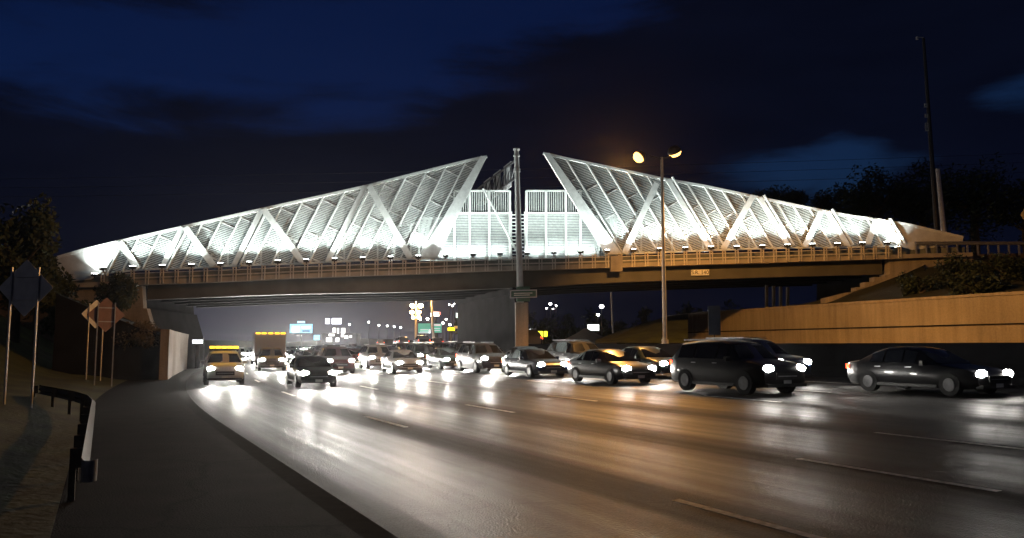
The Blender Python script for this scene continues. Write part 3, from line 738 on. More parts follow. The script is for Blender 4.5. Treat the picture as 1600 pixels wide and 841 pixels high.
# ------------------------------------------------------------------ street lamps
def street_lamp(loc, h, label, cat='street lamp', scale=1.0, far=False, rz=0.0, group=None):
    r_ = thing('street_lamp', label, cat, loc, rz, group)
    m_ = MB(); m_.tube((0, 0, 0), (0, 0, h), .13 * scale, .075 * scale, 12); m_.tube((0, 0, 0), (0, 0, .25), .2 * scale, .19 * scale, 12)
    m_.build('pole', M['lamp_pole'], r_, local=True, smooth=True)
    for sx in (-1, 1):
        m_ = MB(); m_.tube((0, 0, h - .1), (sx * .75, 0, h + .12), .05, .05, 8); m_.build('arm', M['dark_metal'], r_, local=True)
    return r_
lampy = find(1040, MED, 2.2); lq = P(lampy, MED, 2.2)
lh = at(1032, 246, lq.y).z - 2.2
LAMP = street_lamp(lq, lh, 'tall double headed street lamp with glowing amber heads on the median barrier before the bridge')
def flood_head(root, name, off, aim, lensmat, scale=1.0):
    """box shaped sodium flood head on the end of an arm, lens facing along aim"""
    aim = Vector(aim).normalized(); qm = aim.to_track_quat('-Z', 'Y').to_matrix(); off = Vector(off)
    m_ = MB(); n_ = 14
    prof = [(.10, .30), (.22, .24), (.33, .06), (.34, -.02)]
    rings = [[off + qm @ Vector((r * s_ * math.cos(a) * 1.1, r * s_ * math.sin(a), z * scale)) for a in [2 * math.pi * k / n_ for k in range(n_)]] for r, z in prof for s_ in (scale,)]
    m_.loft(rings); hd = m_.build(name, M['dark_metal'], root, local=True, smooth=True)
    m_ = MB(); m_.loft([[off + qm @ Vector((r * scale * math.cos(a) * 1.1, r * scale * math.sin(a), z * scale)) for a in [2 * math.pi * k / n_ for k in range(n_)]] for z, r in ((-.03, .31), (-.12, .29), (-.22, .21), (-.27, .08))])
    m_.build('lens', lensmat, hd, local=True)
    return hd
hl = at(999, 245, lq.y) - lq; hr = at(1054, 237, lq.y) - lq
aimL = Vector((-.66, -.16, -.56)); aimR = Vector((.42, .48, -.75))
flood_head(LAMP, 'lamp_head', hl, aimL, M['sodium'], 1.15); flood_head(LAMP, 'lamp_head', hr, aimR, M['sodium'], 1.15)
SOD = (1, .45, .10)
light('SPOT', 'sodium_beam', hl + aimL.normalized() * .45, 13500, SOD, LAMP, hl + aimL * 10, .3, 150, .6)
light('SPOT', 'sodium_beam', hr + aimR.normalized() * .45, 21000, SOD, LAMP, hr + aimR * 10, .3, 124, .45)
far_lamps = [(650, 463, 164), (651, 478, 204), (649, 488, 240), (650, 496, 290)]
words_ = ['nearest and tallest', 'second', 'third', 'farthest and lowest']
for k, (px, py, Y) in enumerate(far_lamps):
    t_ = at(px, py, Y); L_ = street_lamp((t_.x, t_.y, .5), t_.z - .5, words_[k] + ' of the amber street lamps lined up beyond the bridge', far=True, scale=1.6)
    for sx in (-1, 1):
        flood_head(L_, 'lamp_head', (sx * 1.0, -.1, t_.z - .45), (sx * .2, -.8, -.6), M['sodium_far'], 2.0)
    if k < 2: light('POINT', 'sodium_glow', (0, -1.4, t_.z - 1.6), 6000, SOD, L_, None, .4)

# ------------------------------------------------------------------ far signs and lamps
def lit_sign(name, label, px, py, wpx, hpx, Y, col, s, cat='lit sign', extra=None, foot=True):
    c = at(px, py, Y); w_ = wpx / F * Y; h_ = hpx / F * Y
    r_ = thing(name, label, cat, (c.x, c.y, 0))
    em = emit(name + ' glow', col, s)
    m_ = MB(); m_.box((0, 0, c.z), (w_, .25, h_)); m_.build('face', em, r_, local=True)
    m_ = MB(); t = .12
    m_.box((0, .06, c.z + h_ / 2 + t / 2), (w_ + 2 * t, .4, t)); m_.box((0, .06, c.z - h_ / 2 - t / 2), (w_ + 2 * t, .4, t))
    m_.build('frame', M['dark_metal'], r_, local=True)
    m_ = MB(); m_.tube((0, .35, -.4), (0, .35, c.z), .25, .2, 8); m_.build('post', M['dark_metal'], r_, local=True)
    if extra:
        for (dx, dy, ew, eh, ecol, es) in extra:
            m_ = MB(); m_.box((dx / F * Y, -.16, c.z - dy / F * Y), (ew / F * Y, .06, eh / F * Y)); m_.build('panel', emit('panel glow', ecol, es), r_, local=True)
    return r_
lit_sign('billboard', 'cyan lit billboard with a small panel on top beyond the bridge', 470.5, 513.5, 35, 14, 260, (.35, .75, .95), 1.1, 'billboard',
         [(0, -10, 12, 3.2, (.5, .85, 1), 1.2), (-8, 1, 12, 9, (.75, .92, 1), 1.6), (8, -2, 14, 3, (.75, .92, 1), 1.5), (8, 4, 12, 3, (.15, .3, .45), .6)])
lit_sign('billboard', 'lavender white lit billboard in two panels standing highest beyond the bridge', 526, 502, 15, 9, 300, (.85, .83, 1), 3, 'billboard', [(-14, 0, 7, 8.5, (.85, .83, 1), 2.5)])
lit_sign('panel_sign', 'small white lit oblong sign beside the concrete wall end under the bridge', 307, 534, 18, 5.5, 74, (.95, .97, 1), 3)
lit_sign('panel_sign', 'small cyan lit sign low beside the lit shop fronts', 495, 527.5, 9, 7.5, 300, (.25, .75, .95), 1.5)
lit_sign('overhead_sign', 'wider green highway sign with white lettering lines by the lamp row', 663, 513, 19, 15, 190, (.12, .5, .38), .55, 'highway sign',
         [(0, 2.2, 12, 1, (.7, .9, .85), .8), (0, 4.6, 13, 1, (.7, .9, .85), .8), (8.5, 5, 3, 6, (.8, .95, .95), 1.0), (0, 7.2, 17, .9, (.8, .95, .95), 1.2)])
lit_sign('overhead_sign', 'narrower green highway sign with a pale heading right of the wider one', 683, 513, 14, 14, 185, (.12, .5, .40), .6, 'highway sign',
         [(0, -5, 11, 2.5, (.75, .7, .75), .8), (-.5, .5, 10, .9, (.7, .9, .85), .8), (-.5, 3.5, 10, .9, (.7, .9, .85), .8)])
lit_sign('letter_sign', 'red and white glowing sign above the green highway signs', 681, 491, 11, 7, 230, (1, .75, .68), 3, 'lit sign', [(-7.4, 1, 1.6, 6, (1, .95, .92), 3), (5.5, -1.2, 4, 4, (1, .25, .2), 2)])
lit_sign('square_sign', 'pale aqua lit square sign next to the dark pier', 716.5, 493, 8, 7.5, 170, (.7, .95, .93), 1.6)
lit_sign('oval_sign', 'yellow lit dome shaped sign low next to the dark pier', 705, 514.5, 11, 5, 170, (1, .75, .02), 1.6, 'lit sign', [(8, -3, 7, 4, (.5, .38, .12), .5)])
lit_sign('yellow_sign', 'twin bright yellow sign beyond the tan column under the bridge', 844, 522.5, 8, 9.5, 120, (1, .95, .05), 2.2, 'lit sign', [(8.4, -.5, 5.5, 8.5, (1, .95, .05), 2.2)])
lit_sign('panel_sign', 'white lit oblong sign below the two white lamps on the lamp side', 927, 512, 18, 9.5, 140, (.92, .97, .9), 2.2)
lit_sign('panel_sign', 'tiny lilac lit sign at the foot of the dark pier', 719, 524, 4, 9, 150, (.75, .68, .78), .8)
def small_lamp(px, py, Y, r, label, col='whitelamp', power=0, group=None):
    c = at(px, py, Y); r_ = thing('area_lamp', label, 'lamp', (c.x, c.y, 0), 0, group)
    m_ = MB(); m_.tube((0, .2, -.4), (0, .2, c.z), .12, .08, 8); m_.build('pole', M['dark_metal'], r_, local=True)
    m_ = MB(); m_.loft([[Vector((r * rr_ * math.cos(a), r * rr_ * math.sin(a) * .8, c.z + z * r)) for a in [2 * math.pi * k / 10 for k in range(10)]] for rr_, z in ((.3, -.8), (.85, -.45), (1, 0), (.85, .45), (.3, .8))]); m_.build('globe', M[col], r_, local=True, smooth=True)
    return r_
small_lamp(940, 479, 150, .42, 'brighter white lamp high under the bridge on the lamp side')
small_lamp(934.5, 492, 160, .30, 'fainter white lamp just below the brighter white lamp')
for k, (px, py) in enumerate(((546, 507), (576, 503.5), (592, 508.5), (605, 509.5), (616, 510.5), (626, 512))):
    small_lamp(px, py, 330, .36, 'small white lamp in the curved string of far lamps above the traffic glare', group='string of far lamps')
for px, py, r_ in ((657, 499, .25), (668, 498.5, .35), (692, 505, .35), (697, 499, .25), (703, 507.5, .3), (720, 500, .3)):
    small_lamp(px, py, 210, r_, 'tiny pale lamp scattered round the green highway signs', group='scattered far lamps')
for px, py, r_ in ((702, 476, .2), (707, 478, .25), (710, 475, .2), (860, 475, .4), (869, 478, .25), (854, 482, .2), (864, 483, .2), (836, 519, .15)):
    small_lamp(px, py, 230, r_, 'tiny pale lamp glinting on the dark hill either side of the pier', group='hill lamps')
# lit shop fronts
c = at(530, 527, 300)
sh = thing('shop_building', 'low dark shop building with rows of white lit windows beyond the traffic', 'building', (c.x, c.y, 0))
m_ = MB(); m_.box((0, 4, 3), (13, 8, 6.6)); m_.build('wall', M['darkconc'], sh, local=True)
m_ = MB(); m_.box((0, 4, 6.45), (13.6, 8.6, .3)); m_.build('roof', M['dark_metal'], sh, local=True)
wmat = emit('lit window', (1, .97, .93), 1.8)
for (px, py, w_, h_) in ((514, 531, 10, 7), (518, 523, 10, 5), (522, 516, 5, 8), (528, 517, 3, 9), (536, 517, 7, 9), (535, 524, 5, 6), (527, 531, 6, 7), (541, 527, 6, 5), (548, 526, 4, 4)):
    q = at(px, py, 299.8); m_ = MB(); m_.box((q.x - c.x, -.05, q.z), (w_ / F * 300 * .9, .1, h_ / F * 300 * .9)); m_.build('window', wmat, sh, local=True)
# plain poles
def pole(px0, py0, px1, py1, Y, r0, r1, label, m, extra=None):
    t_ = at(px0, py0, Y); b = at(px1, py1, Y); r_ = thing('utility_pole', label, 'pole', (b.x, b.y, b.z))
    m_ = MB(); m_.tube(b, t_, r0, r1, 12); m_.build('shaft', m, r_, smooth=True); return r_, t_, b
pole(674, 458, 678, 545, 165, .3, .2, 'bare grey pole between the two green highway signs', M['galv'])
pole(955, 455, 959, 540, 140, .2, .14, 'thin dim pole right of the white lamps under the bridge', M['galv'])
pole(1465, 264, 1477, 385, 88, .30, .22, 'shorter pale pole beside the tall dark pole', M['sign_back'])
tp, t_, b_ = pole(1443, 60, 1466, 390, 90, .30, .15, 'very tall dark pole with a small camera head and number plates', M['dark_metal'])
m_ = MB(); m_.box(t_ + Vector((-.35, 0, .1)), (.7, .1, .08)); m_.tube(t_ + Vector((-.75, 0, -.15)), t_ + Vector((-.75, 0, .2)), .16, .12, 10); m_.build('camera_head', M['sign_back'], tp)
for k, (py, tx) in enumerate(((165, '4'), (181, '2'), (195, '8'), (202, '8'))):
    c = at(1446.5 + (py - 165) * .05, py, 89.6)
    m_ = MB(); m_.box(c, (.36, .02, .46)); pn_ = m_.build('number_plate', M['white_sheet'], tp)
    text_mesh('digit', tx, .42, .004, pn_, c + Vector((0, -.02, 0)) - tp.location, (R(90), 0, 0), M['black_paint'])
for k, (y0, y1, lb_) in enumerate(((262, 258, 'upper thin power line crossing the dark sky behind the lamp'), (276, 272, 'middle thin power line crossing the dark sky behind the lamp'), (290, 288, 'lowest thin power line crossing the dark sky behind the lamp'))):
    m_ = MB(); a = at(-200, y0 + 20, 140); b = at(1900, y1 - 30, 140); pp = []
    for i in range(31):
        t = i / 30; p = a.lerp(b, t); p.z -= 4 * (t * (1 - t)) ; pp.append(p)
    for p, q in zip(pp, pp[1:]): m_.tube(p, q, .03, .03, 5, False)
    tag(m_.build('power_line', M['dark_metal']), lb_, 'cable', 'power lines')

# ------------------------------------------------------------------ vegetation
def leaves(mb, c, rad, n, size, seed, clumps=9):
    rnd = random.Random(seed); cs = []
    for k in range(clumps):
        while True:
            v = Vector((rnd.uniform(-1, 1), rnd.uniform(-1, 1), rnd.uniform(-1, 1)))
            if v.length < 1: break
        cs.append((Vector((c[0] + v.x * rad[0] * .72, c[1] + v.y * rad[1] * .72, c[2] + v.z * rad[2] * .72)), rnd.uniform(.28, .5)))
    for i in range(n):
        cc, k = rnd.choice(cs); v = Vector((rnd.gauss(0, 1), rnd.gauss(0, 1), rnd.gauss(0, 1))).normalized() * rnd.random() ** .45 * k
        p = cc + Vector((v.x * rad[0], v.y * rad[1], v.z * rad[2]))
        a = Vector((rnd.gauss(0, 1), rnd.gauss(0, 1), rnd.gauss(0, 1))).normalized(); b = a.orthogonal().normalized(); s_ = size * rnd.uniform(.6, 1.3)
        mb.add([p - a * s_ * .5, p + b * s_ * .22, p + a * s_ * .5, p - b * s_ * .22], [(0, 1, 2, 3)])
def tree(name, label, c, rad, n, size, seed, ground, leafm='leaf', group=None, cat='tree', clumps=12):
    r_ = thing(name, label, cat, (c[0], c[1], ground), 0, group)
    m_ = MB(); rnd = random.Random(seed + 99); tr_ = max(.06, rad[2] * .06)
    top_ = Vector((c[0], c[1], c[2] + rad[2] * .3)); b_ = Vector((c[0], c[1], ground - .3))
    m_.tube(b_, Vector((c[0], c[1], c[2] - rad[2] * .3)), tr_ * 1.5, tr_, 8); m_.tube(Vector((c[0], c[1], c[2] - rad[2] * .3)), top_, tr_, tr_ * .3, 8)
    for k in range(7):
        a = rnd.uniform(0, 6.28); z0 = c[2] - rad[2] * rnd.uniform(.1, .6)
        m_.tube((c[0], c[1], z0), (c[0] + math.cos(a) * rad[0] * .6, c[1] + math.sin(a) * rad[1] * .6, z0 + rad[2] * rnd.uniform(.2, .7)), tr_ * .5, tr_ * .12, 6)
    m_.build('trunk', M['bark'], r_)
    m_ = MB(); leaves(m_, c, rad, n, size, seed, clumps); m_.build('crown', M[leafm], r_)
    return r_
c = at(28, 395, 52); tree('broad_tree', 'large dark tree rising behind the big diamond sign', (c.x, c.y, c.z), (3.2, 3, 4.6), 5200, .42, 1, bank_z(c.x, c.y), clumps=22)
c = at(60, 440, 56); tree('broad_tree', 'lower dark tree filling the gap between the big diamond sign and the bridge end', (c.x, c.y, c.z), (2.6, 2.4, 2.6), 3000, .4, 2, bank_z(c.x, c.y), clumps=14)
c = at(178, 458, 57); tree('broad_tree', 'dense dark bushy tree standing in front of the bridge end above the small diamond sign', (c.x, c.y, c.z), (1.75, 1.5, 1.55), 3600, .26, 3, bank_z(c.x, c.y), clumps=18)
c = at(122, 500, 50); tree('shrub', 'black shrub on the bank between the two diamond signs', (c.x, c.y, c.z), (2.6, 1.5, 1.3), 3000, .3, 4, bank_z(c.x, c.y), cat='shrub', clumps=14)
c = at(208, 527, 50); tree('shrub', 'rounded brownish shrub lit amber against the bridge abutment', (c.x, c.y, c.z), (1.8, 1.3, 1.25), 4200, .2, 5, bank_z(c.x, c.y), 'leaf_dry', cat='shrub', clumps=20)
for k, (px, py, Y, rx, rz_, n_, lab) in enumerate((
    (1205, 312, 170, 5.2, 4.2, 2600, 'small round tree in silhouette farthest along the skyline behind the lamp side screen'),
    (1243, 312, 165, 3.2, 2.6, 1600, 'smallest tree in silhouette filling the skyline dip behind the lamp side screen'),
    (1300, 325, 120, 5.5, 4.2, 3000, 'ragged tree in silhouette just above the middle of the sloping screen end'),
    (1370, 310, 110, 6.2, 6.2, 3800, 'broad dark tree left of the tall pole with the camera head'),
    (1440, 320, 112, 6.5, 7.0, 3800, 'broad dark tree directly behind the tall pole with the camera head'),
    (1520, 310, 104, 6.5, 7.4, 3800, 'tallest dark tree between the tall pole and the yellow sign edge'),
    (1600, 330, 104, 5.5, 6.0, 3000, 'dark tree behind the yellow sign edge'))):
    c = at(px, py, Y); tree('broad_tree', lab, (c.x, c.y, c.z), (rx, rx * .8, rz_), n_, .7, 20 + k, c.z - rz_ - 3, clumps=18)
for k, (px, py, Y, rx, rz_, lab) in enumerate(((1437, 445, 62, 1.9, 1.3, 'dark shrub hugging the foot of the amber bridge wing wall'), (1495, 428, 62, 2.3, 1.7, 'dark shrub highest on the ramp bank under the approach guardrail'), (1570, 425, 60, 2.6, 1.7, 'wide dark shrub on the ramp bank nearest the picture edge'), (1530, 450, 57, 2.2, 1.2, 'low dark shrub just above the ramp wall coping'))):
    c = at(px, py, Y); tree('shrub', lab, (c.x, c.y, c.z), (rx, rx * .6, rz_), 2600, .3, 40 + k, c.z - rz_ * .9, cat='shrub', clumps=14)
# far wood beyond the bridge
fw = MB(); rnd = random.Random(5)
for px in range(730, 1420, 22):
    c = at(px, 512 + rnd.uniform(-6, 4), 200); h = rnd.uniform(8, 12)
    leaves(fw, (c.x, c.y, h * .5), (4.5, 4, h * .62), 420, 1.3, px, 7)
struct(fw.build('far_wood', M['leaf']), 'stuff')
hl_ = MB(); rings = []
for k in range(60):
    x = -420 + k * 20; hgt = 9 + 5 * mnoise.noise(Vector((x * .012, 3.3, 0))) + (6 if x > -30 else -4)
    rings.append([Vector((x, 620, -1)), Vector((x, 640, max(1.5, hgt))), Vector((x, 900, max(1.5, hgt))), Vector((x, 920, -1))])
hl_.loft(rings); struct(hl_.build('hills', M['far_ground'], smooth=True))

# ------------------------------------------------------------------ vehicles
PROF = {
 'sedan': dict(L=4.75, W=1.82, st=[(2.37, .34, .58, .60, .62), (2.28, .24, .68, .70, .80), (1.85, .2, .80, .83, .90), (1.05, .2, .88, .93, .91), (.35, .2, .91, 1.36, .91), (-.1, .2, .92, 1.44, .91), (-.8, .2, .93, 1.43, .91), (-1.35, .2, .94, 1.28, .90), (-1.78, .2, .95, 1.02, .89), (-2.2, .24, .93, .96, .84), (-2.36, .36, .80, .84, .72)], cab=(3, 8), wheel=.33, ax=(1.45, -1.38), hz=.66),
 'suv': dict(L=4.85, W=1.95, st=[(2.42, .40, .74, .77, .70), (2.34, .28, .90, .94, .88), (1.95, .24, 1.03, 1.08, .96), (1.2, .24, 1.08, 1.16, .97), (.65, .24, 1.10, 1.66, .97), (.2, .24, 1.11, 1.76, .97), (-1.0, .24, 1.12, 1.76, .97), (-1.9, .24, 1.13, 1.70, .96), (-2.28, .26, 1.12, 1.25, .93), (-2.42, .38, 1.0, 1.04, .85)], cab=(3, 8), wheel=.38, ax=(1.5, -1.45), hz=.86),
}
def ring(x, zl, zb, zr, w, cabin):
    ww = w; rw_ = ww * (.74 if cabin else .92)
    half = [(0, zl), (ww * .86, zl), (ww * .97, zl + .10), (ww, (zl + zb) * .5), (ww * .97, zb), (rw_ if cabin else ww * .9, zr - .07 if cabin else (zb + zr) / 2 + .005), (rw_ * .8, zr), (0, zr + (.02 if cabin else .01))]
    return [Vector((x, a, z)) for a, z in half] + [Vector((x, -a, z)) for a, z in half[-2:0:-1]]
SPOTP = 800
def vehicle(kind, far=False):
    name = {'sedan': 'sedan_car', 'suv': 'suv_car', 'pickup': 'pickup_truck', 'truck': 'box_truck'}[kind]
    r_ = bpy.data.objects.new(name, None); COL.objects.link(r_); r_.empty_display_size = .3
    k = 'suv' if kind in ('pickup', 'truck') else kind
    p = PROF[k]; st = p['st']; c0, c1 = p['cab']
    rings = [ring(*q, cabin=c0 < i < c1) for i, q in enumerate(st)]
    if kind == 'truck': rings = rings[:7]
    m_ = MB(); m_.loft(rings)
    body = m_.build('body', CARCOL['black'], r_, local=True, smooth=True)
    body.material_slots[0].link = 'OBJECT'; body.material_slots[0].material = CARCOL['black']
    def pt(i, j, o=.012):
        v = rings[i][j].copy(); return v
    # glass
    def pane(name, quad, out):
        m2 = MB(); cq = sum(quad, Vector()) / 4; q2 = [cq + (v - cq) * .9 + Vector(out) for v in quad]
        m2.prism(q2, Vector(out) * .5); return m2.build(name, M['glass'], r_, local=True)
    i = c0
    pane('windscreen', [rings[i][4], rings[i + 1][5], rings[i + 1][-5], rings[i][-4]], (.03, 0, .03))
    if kind not in ('truck',):
        pane('rear_window', [rings[c1 - 1][5], rings[c1][4], rings[c1][-4], rings[c1 - 1][-5]], (-.03, 0, .02))
    for sgn_, a, b in ((1, 4, 5), (-1, -4, -5)):
        ids = list(range(c0 + 1, c1))
        for i0, i1 in zip(ids, ids[1:]):
            if i1 >= len(rings) or rings[i0][0].x - rings[i1][0].x < .4: continue
            pane('side_window', [rings[i0][a], rings[i1][a], rings[i1][b], rings[i0][b]], (0, .02 * sgn_, .006))
    if kind == 'truck':
        m_ = MB(); b_ = [(-1.15, -1.2, .75), (-7.2, -1.2, .75), (-7.2, 1.2, .75), (-1.15, 1.2, .75)]
        m_.hexa([Vector(q) for q in b_] + [Vector((q[0], q[1], 3.0)) for q in b_]); m_.build('cargo_box', CARCOL['silver'], r_, local=True)
        m_ = MB(); m_.box((-4.2, 0, .6), (6.2, 1.0, .25)); m_.build('chassis', M['plastic'], r_, local=True)
        for y in (-.95, -.5, 0, .5, .95):
            m_ = MB(); m_.box((-1.1, y, 2.9), (.08, .34, .1)); m_.build('marker_light', M['amber'], r_, local=True)
    if kind == 'pickup':
        m_ = MB(); m_.box((.1, 0, 1.84), (.35, 1.5, .1)); bar_ = m_.build('light_bar', M['plastic'], r_, local=True)
        for y in (-.6, -.3, 0, .3, .6):
            m_ = MB(); m_.box((.15, y, 1.95), (.3, .26, .12)); m_.build('beacon', M['amber'], bar_, local=True)
    ax = p['ax'] if kind != 'truck' else (1.5, -5.2)
    if not far:
        for x in ax:
            for sy in (-1, 1):
                yy = sy * (p['W'] / 2 - .10); rr_ = p['wheel']
                m_ = MB(); m_.tube((x, yy - .11, rr_), (x, yy + .11, rr_), rr_, rr_, 20); wh = m_.build('wheel', M['tyre'], r_, local=True, smooth=True)
                m_ = MB(); m_.tube((x, yy + sy * .08, rr_), (x, yy + sy * .125, rr_), rr_ * .64, rr_ * .58, 14); m_.build('rim', M['rim'], wh, local=True)
        xf = st[0][0]; zc = (st[0][1] + st[0][2]) / 2
        m_ = MB(); m_.box((xf + .008, 0, zc + .05), (.05, .92, .2)); gl_ = m_.build('grille', M['plastic'], r_, local=True)
        m_ = MB(); m_.box((xf + .035, 0, zc + .05), (.012, .8, .03)); m_.build('trim', M['galv'], gl_, local=True)
        m_ = MB(); m_.box((st[1][0] + .0, 0, st[1][1] + .05), (.22, st[1][4] * 1.9, .1)); m_.build('bumper', M['plastic'], r_, local=True)
        for sy in (-1, 1):
            m_ = MB(); m_.box((0, sy * (st[4][4] + .004), st[4][1] + .07), (ax[0] - ax[1] - p['wheel'] * 2.3, .03, .09)); m_.build('side_skirt', M['plastic'], r_, local=True)
            for xd in ((.35, -.75) if kind != 'truck' else (.35,)):
                m_ = MB(); m_.box((xd - .25, sy * (st[5][4] * .99), st[5][2] - .1), (.2, .05, .03)); m_.build('door_handle', M['galv'], r_, local=True)
        if kind == 'suv':
            for sy in (-1, 1):
                m_ = MB(); m_.box((-.8, sy * .60, 1.80), (2.2, .04, .05)); m_.build('roof_rail', M['galv'], r_, local=True)
        m_ = MB(); m_.box((xf + .03, 0, zc - .13), (.02, .32, .11)); m_.build('licence_plate', M['white_sheet'], r_, local=True)
        for sy in (-1, 1):
            i = c0; m_ = MB(); m_.box((st[i][0] - .35, sy * (st[i][4] + .10), st[i][2] + .08), (.12, .2, .14)); m_.build('wing_mirror', CARCOL['black'], r_, local=True)
    for sy in (-1, 1):
        xf = st[1][0]; yy = sy * st[1][4] * .78; zz = p['hz']
        m_ = MB()
        n_ = 12
        m_.loft([[Vector((xf + dx, yy + rx * math.cos(a), zz + rx * .62 * math.sin(a))) for a in [2 * math.pi * k / n_ for k in range(n_)]] for dx, rx in ((-.05, .2), (.04, .19), (.075, .13))])
        h = m_.build('headlight', M['headlight_far' if far else 'headlight'], r_, local=True)
        if not far:
            light('SPOT', 'headlight_beam', (xf + .16, yy, zz), SPOTP, (1, .95, .86), r_, (xf + 12, yy, zz - 1.5), .06, 52, .7)
    if far: light('SPOT', 'headlight_beam', (st[0][0] + .15, 0, p['hz']), 4500, (1, .95, .86), r_, (st[0][0] + 12, 0, p['hz'] - 1.3), .3, 60, .7)
    for sy in (-1, 1):
        if kind == 'truck': m_ = MB(); m_.box((-7.21, sy * .95, .85), (.04, .2, .16))
        else:
            q = st[-2]; m_ = MB(); m_.box((q[0] - .04, sy * q[4] * .82, q[2] - .13), (.12, .3, .15))
        m_.build('tail_light', M['taillight'], r_, local=True)
    return r_
PROTO = {}
def place(kind, y, off, colour, label, group=None, away=False, far=False, z=None):
    key = (kind, far, away)
    if key not in PROTO:
        o = vehicle(kind, far); PROTO[key] = o
        if away:
            for l in [x for x in COL.objects if x.parent == o and x.type == 'LIGHT']: bpy.data.objects.remove(l)
    else: o = copy_tree(PROTO[key])
    p = P(y, off, z); o.location = p
    s = slope(y); a = math.atan2(1, s)
    o.rotation_euler = (0, 0, a if away else a + math.pi)
    for ch in COL.objects:
        if ch.parent == o and (ch.name.split('.')[0] in ('body', 'wing_mirror')):
            ch.material_slots[0].link = 'OBJECT'; ch.material_slots[0].material = CARCOL[colour]
    tag(o, label, {'sedan': 'car', 'suv': 'car', 'pickup': 'truck', 'truck': 'truck'}[kind], group)
    return o
LN = [1.85, 5.55, 9.25, 12.95, 16.65, 20.35]
place('pickup', 43, LN[0], 'white', 'pickup truck with an amber roof beacon bar and blazing headlights nearest the kerb', 'oncoming traffic')
place('truck', 61, LN[1], 'grey', 'box truck with a row of amber roof lights behind the pickup truck', 'oncoming traffic')
GR = 'oncoming traffic'
near = [('sedan', 37, 1, 'black', 'black sedan alone in the second lane ahead of the box truck'),
 ('suv', 57, 4, 'black', 'dark suv standing out against the glare left of the dark pier')]
qk = [('suv', 'black'), ('sedan', 'charcoal'), ('sedan', 'navy'), ('suv', 'charcoal'), ('sedan', 'green'), ('suv', 'navy'), ('sedan', 'black')]
ordn = ['first', 'second', 'third', 'fourth', 'fifth', 'sixth', 'seventh', 'eighth']
y = 20.5
for k, (kd, cl) in enumerate(qk[:5]):
    near.append((kd, y, 4, cl, '%s %s, %s from the picture edge in the near row of queued traffic' % (cl, kd, ordn[k]))); y += 7.4
y = 16.4
for k, (kd, cl) in enumerate(list(reversed(qk)) + [('suv', 'black')]):
    near.append((kd, y, 5, cl, '%s %s, %s from the picture edge in the row by the barrier' % (cl, kd, ordn[k]))); y += 7.0
BRIGHT = None
def boost(o):                     # main beams of the cars still under the bridge
    global BRIGHT
    for q in [q for q in COL.objects if q.parent == o and q.type == 'LIGHT']:
        if BRIGHT is None: BRIGHT = q.data.copy(); BRIGHT.energy = 1500
        q.data = BRIGHT
for kind, y, ln, colr, lab in near:
    o = place(kind, y, LN[ln], colr, lab, GR)
    if y > 45: boost(o)
rnd = random.Random(11)
cols = ['black', 'charcoal', 'navy', 'grey', 'maroon', 'silver']
for ln, start in ((0, 64), (1, 76), (2, 50), (3, 47), (4, 68), (5, 71)):
    y = start; k = 0
    while y < 330:
        far = y > 95
        lab = 'distant oncoming car lost in the white headlight glare beyond the bridge' if far else 'oncoming %s car under the bridge, %s in the %s lane' % (
            '', '', '')
        kind = rnd.choice(['sedan', 'suv', 'sedan']); cl = rnd.choice(cols)
        if not far:
            lab = '%s %s with glaring headlights by the bridge, %s in line in the %s lane' % (cl, kind, ['first', 'second', 'third', 'fourth', 'fifth'][k], ['kerb', 'second', 'third', 'fourth', 'fifth', 'sixth'][ln])
        o = place(kind, y, LN[ln] + rnd.uniform(-.3, .3), cl, lab, 'far oncoming traffic' if far else GR, far=far); k += 1
        if not far: boost(o)
        y += rnd.uniform(8, 11.5) * (1 + max(0, y - 80) / 150)
# the other carriageway, seen from behind over the barrier
for k, (y, o_, kind) in enumerate(((70, 30, 'suv'), (80, 34, 'suv'), (118, 29, 'suv'), (128, 33, 'sedan'), (140, 29, 'suv'), (150, 37, 'suv'), (165, 31, 'suv'), (185, 34, 'suv'), (205, 30, 'suv'))):
    lab = ('first departing suv with red tail lights just past the tan column', 'second departing suv with red tail lights farther from the tan column')[k] if k < 2 else 'distant departing car showing red tail lights under the green highway signs'
    place(kind, y, o_, rnd.choice(cols), lab, None if k < 2 else 'far departing traffic', away=True, z=1.9)

# ------------------------------------------------------------------ sky and light
w = bpy.data.worlds.new('World'); S.world = w; w.use_nodes = True
nt = w.node_tree; N = nt.nodes.new; Lk = nt.links.new
bg = nt.nodes['Background']
def math_(op, a, b=None, c=None, clamp=False):
    n_ = N('ShaderNodeMath'); n_.operation = op; n_.use_clamp = clamp
    for i, v in enumerate((a, b, c)):
        if v is None: continue
        if isinstance(v, (int, float)): n_.inputs[i].default_value = v
        else: Lk(v, n_.inputs[i])
    return n_.outputs[0]
def smooth_(x, a, b):
    n_ = N('ShaderNodeMapRange'); n_.interpolation_type = 'SMOOTHSTEP'; n_.inputs[1].default_value = a; n_.inputs[2].default_value = b
    Lk(x, n_.inputs[0]); return n_.outputs[0]
tc = N('ShaderNodeTexCoord'); sx = N('ShaderNodeSeparateXYZ'); Lk(tc.outputs['Generated'], sx.inputs[0])
X, Y_, Z_ = sx.outputs
az = math_('ARCTAN2', X, Y_)
hz = math_('SQRT', math_('ADD', math_('MULTIPLY', X, X), math_('MULTIPLY', Y_, Y_)))
el = math_('DIVIDE', Z_, math_('MAXIMUM', hz, .05))
cb = N('ShaderNodeCombineXYZ'); Lk(az, cb.inputs[0]); Lk(math_('MULTIPLY', el, 4.2), cb.inputs[1])
n1 = N('ShaderNodeTexNoise'); n1.inputs['Scale'].default_value = 3.4; n1.inputs['Detail'].default_value = 9; n1.inputs['Roughness'].default_value = .62; n1.inputs['Distortion'].default_value = .35; Lk(cb.outputs[0], n1.inputs['Vector'])
nz = math_('SUBTRACT', n1.outputs['Fac'], .5)
